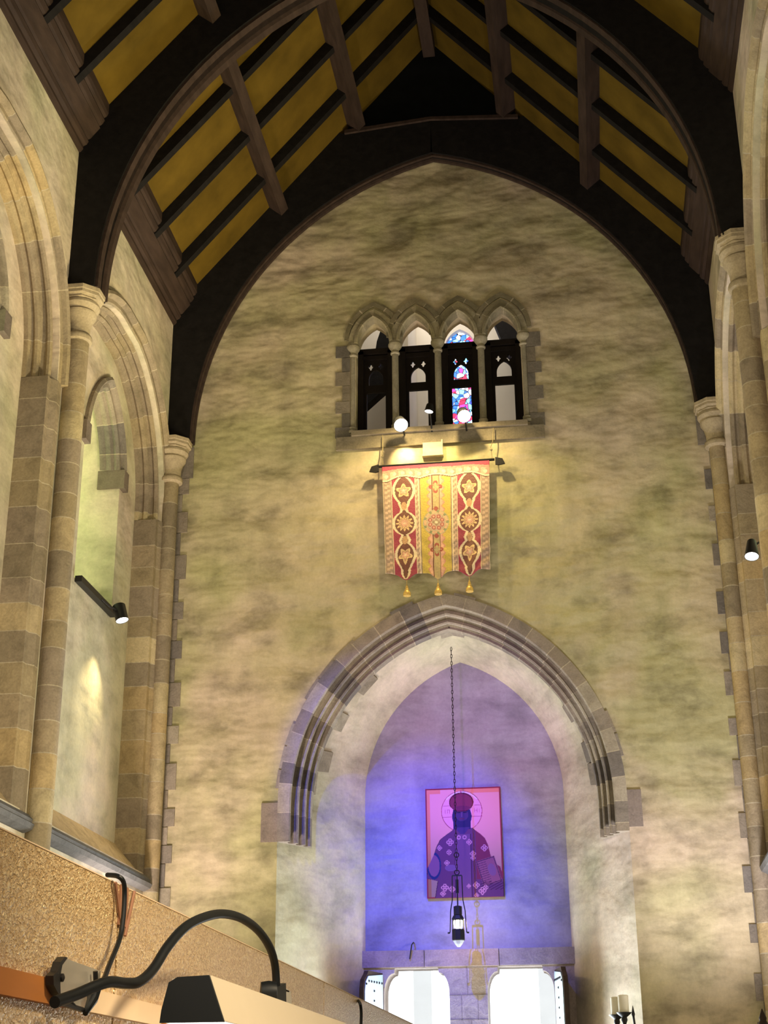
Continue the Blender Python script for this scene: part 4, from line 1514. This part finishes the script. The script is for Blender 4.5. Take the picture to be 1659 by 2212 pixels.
mm = MB(); px_prism(mm, [(112, 2110), (118, 2085), (132, 2070), (210, 2098), (207, 2125), (196, 2170), (180, 2178), (130, 2163), (114, 2148)], BXP + 0.016, 0.006); mm.build('clamp_plate', STEEL, t)
mm = MB(); px_prism(mm, [(98, 2108), (108, 2098), (114, 2078), (124, 2067), (130, 2069), (118, 2085), (113, 2110), (114, 2146), (130, 2162), (120, 2160), (108, 2145), (99, 2128)], BXP + 0.014, 0.012)
mm.tube([on_x(a, b_, BXP + 0.03) for a, b_ in ((118, 2160), (135, 2168), (180, 2182))], 0.004, 8)
mm.tube([on_x(a, b_, BXP + 0.03) for a, b_ in ((206, 2098), (207, 2125), (200, 2150))], 0.004, 8)
mm.build('clamp_rim', BLACK, t)
mm = MB(); mm.tube([on_x(a, b_, BXP + 0.035) for a, b_ in ((205, 2130), (200, 2158), (184, 2190))], [0.012, 0.009, 0.004], 8)
mm.build('clamp_lever', BLACK_RUB, t, smooth=True); mm = MB()
mm.tube([on_x(a, b_, BXP + 0.03) for a, b_ in ((142, 2155), (160, 2175))], 0.004, 6)
mm.build('clamp_pin', BLACK_RUB, t, smooth=True)
mm = MB(); p = on_x(131, 2112, BXP + 0.024); mm.lathe([(0.006, 0), (0.006, 0.004), (0.002, 0.006)], p, 12, axis=(1, 0, 0)); mm.build('screw', IRON, t)
# joint
jp = on_x(580, 2143, BXP + 0.13)
mm = MB(); mm.lathe([(0.002, -0.018), (0.020, -0.016), (0.0225, 0.0), (0.020, 0.016), (0.002, 0.018)], jp, 20, axis=(1, 0.3, 0))
px_prism(mm, [(566, 2138), (598, 2124), (599, 2168), (572, 2158)], BXP + 0.12, 0.02)
mm.build('joint', BLACK_RUB, t, smooth=True)
mm = MB(); px_prism(mm, [(600, 2128), (606, 2130), (606, 2175), (598, 2172)], BXP + 0.125, 0.006)
px_prism(mm, [(611, 2137), (623, 2142), (625, 2180), (610, 2176)], BXP + 0.125, 0.006)
px_prism(mm, [(600, 2128), (620, 2140), (618, 2147), (600, 2135)], BXP + 0.125, 0.006)
mm.build('bracket', STEEL, t)
# shade: trapezoid section running along the nave
q0 = on_x(452, 2110, BXP + 0.19)
ys0, ys1 = q0.y, q0.y + 1.35
zt0 = q0.z
xr = q0.x
mm = MB()
sec = [(xr, zt0), (xr + 0.025, zt0 - 0.068), (xr - 0.073, zt0 - 0.068), (xr - 0.058, zt0 - 0.004)]
mm.add([(a, y, z) for y in (ys0, ys1) for a, z in sec], [(0, 1, 5, 4), (3, 0, 4, 7), (2, 3, 7, 6)])
so_ = mm.build('shade', CREAM, t)
sd = so_.modifiers.new('thick', 'SOLIDIFY'); sd.thickness = 0.003; sd.offset = 1
for ye in (ys0 - 0.004, ys1):
    mm = MB()
    mm.prism([(a, z) for a, z in [(xr + 0.001, zt0 + 0.002), (xr + 0.028, zt0 - 0.069), (xr - 0.076, zt0 - 0.069), (xr - 0.074, zt0 - 0.05), (xr - 0.064, zt0 - 0.008), (xr - 0.05, zt0)]], ye - 0.004, ye + 0.004)
    mm.build('end_cap', BLACK_RUB, t)
mm = MB(); mm.box((xr - 0.064, ys0 + 0.006, zt0 - 0.078), (xr + 0.018, ys1 - 0.01, zt0 - 0.060)); mm.build('tube_light', emit('tube_glow', (1.0, 0.93, 0.82), 6), t)
light('AREA', 'picture_lamp_light', (xr - 0.03, (ys0 + ys1)/2, zt0 - 0.14), 7, (1.0, 0.86, 0.62), (xr - 0.05, (ys0+ys1)/2, 0), shape='RECTANGLE', size=0.1, size_y=1.3)
light('SPOT', 'board_fill_spot', (2.6, -16.6, 3.4), 310, (1.0, 0.80, 0.52), (BXP, -15.2, 1.8), spot_size=math.radians(60), spot_blend=0.8, shadow_soft_size=0.15)  # unseen spot added to brighten the gold board
# cables
mm = MB()
pc_ = [on_x(232, 1890, BXP - 0.02), on_x(255, 1893, BXP + 0.012), on_x(267, 1906, BXP + 0.02), on_x(269, 1935, BXP + 0.02), on_x(266, 1985, BXP + 0.022), on_x(258, 2030, BXP + 0.025), on_x(238, 2080, BXP + 0.04), on_x(225, 2115, BXP + 0.06)]
mm.tube(cr(pc_), 0.0042, 8)
o = mm.build('power_cable', BLACK_RUB, t, smooth=True)
m = MB()
pc_ = [on_x(768, 2160, BXP - 0.03), on_x(776, 2164, BXP + 0.01), on_x(780, 2180, BXP + 0.015), on_x(780, 2212, BXP + 0.015), on_x(778, 2260, BXP + 0.015)]
m.tube(cr(pc_), 0.005, 8)
tag(m.build('power_cable', BLACK_RUB, None, smooth=True), 'thin black cable hooked over the far end of the gold board', 'cable')
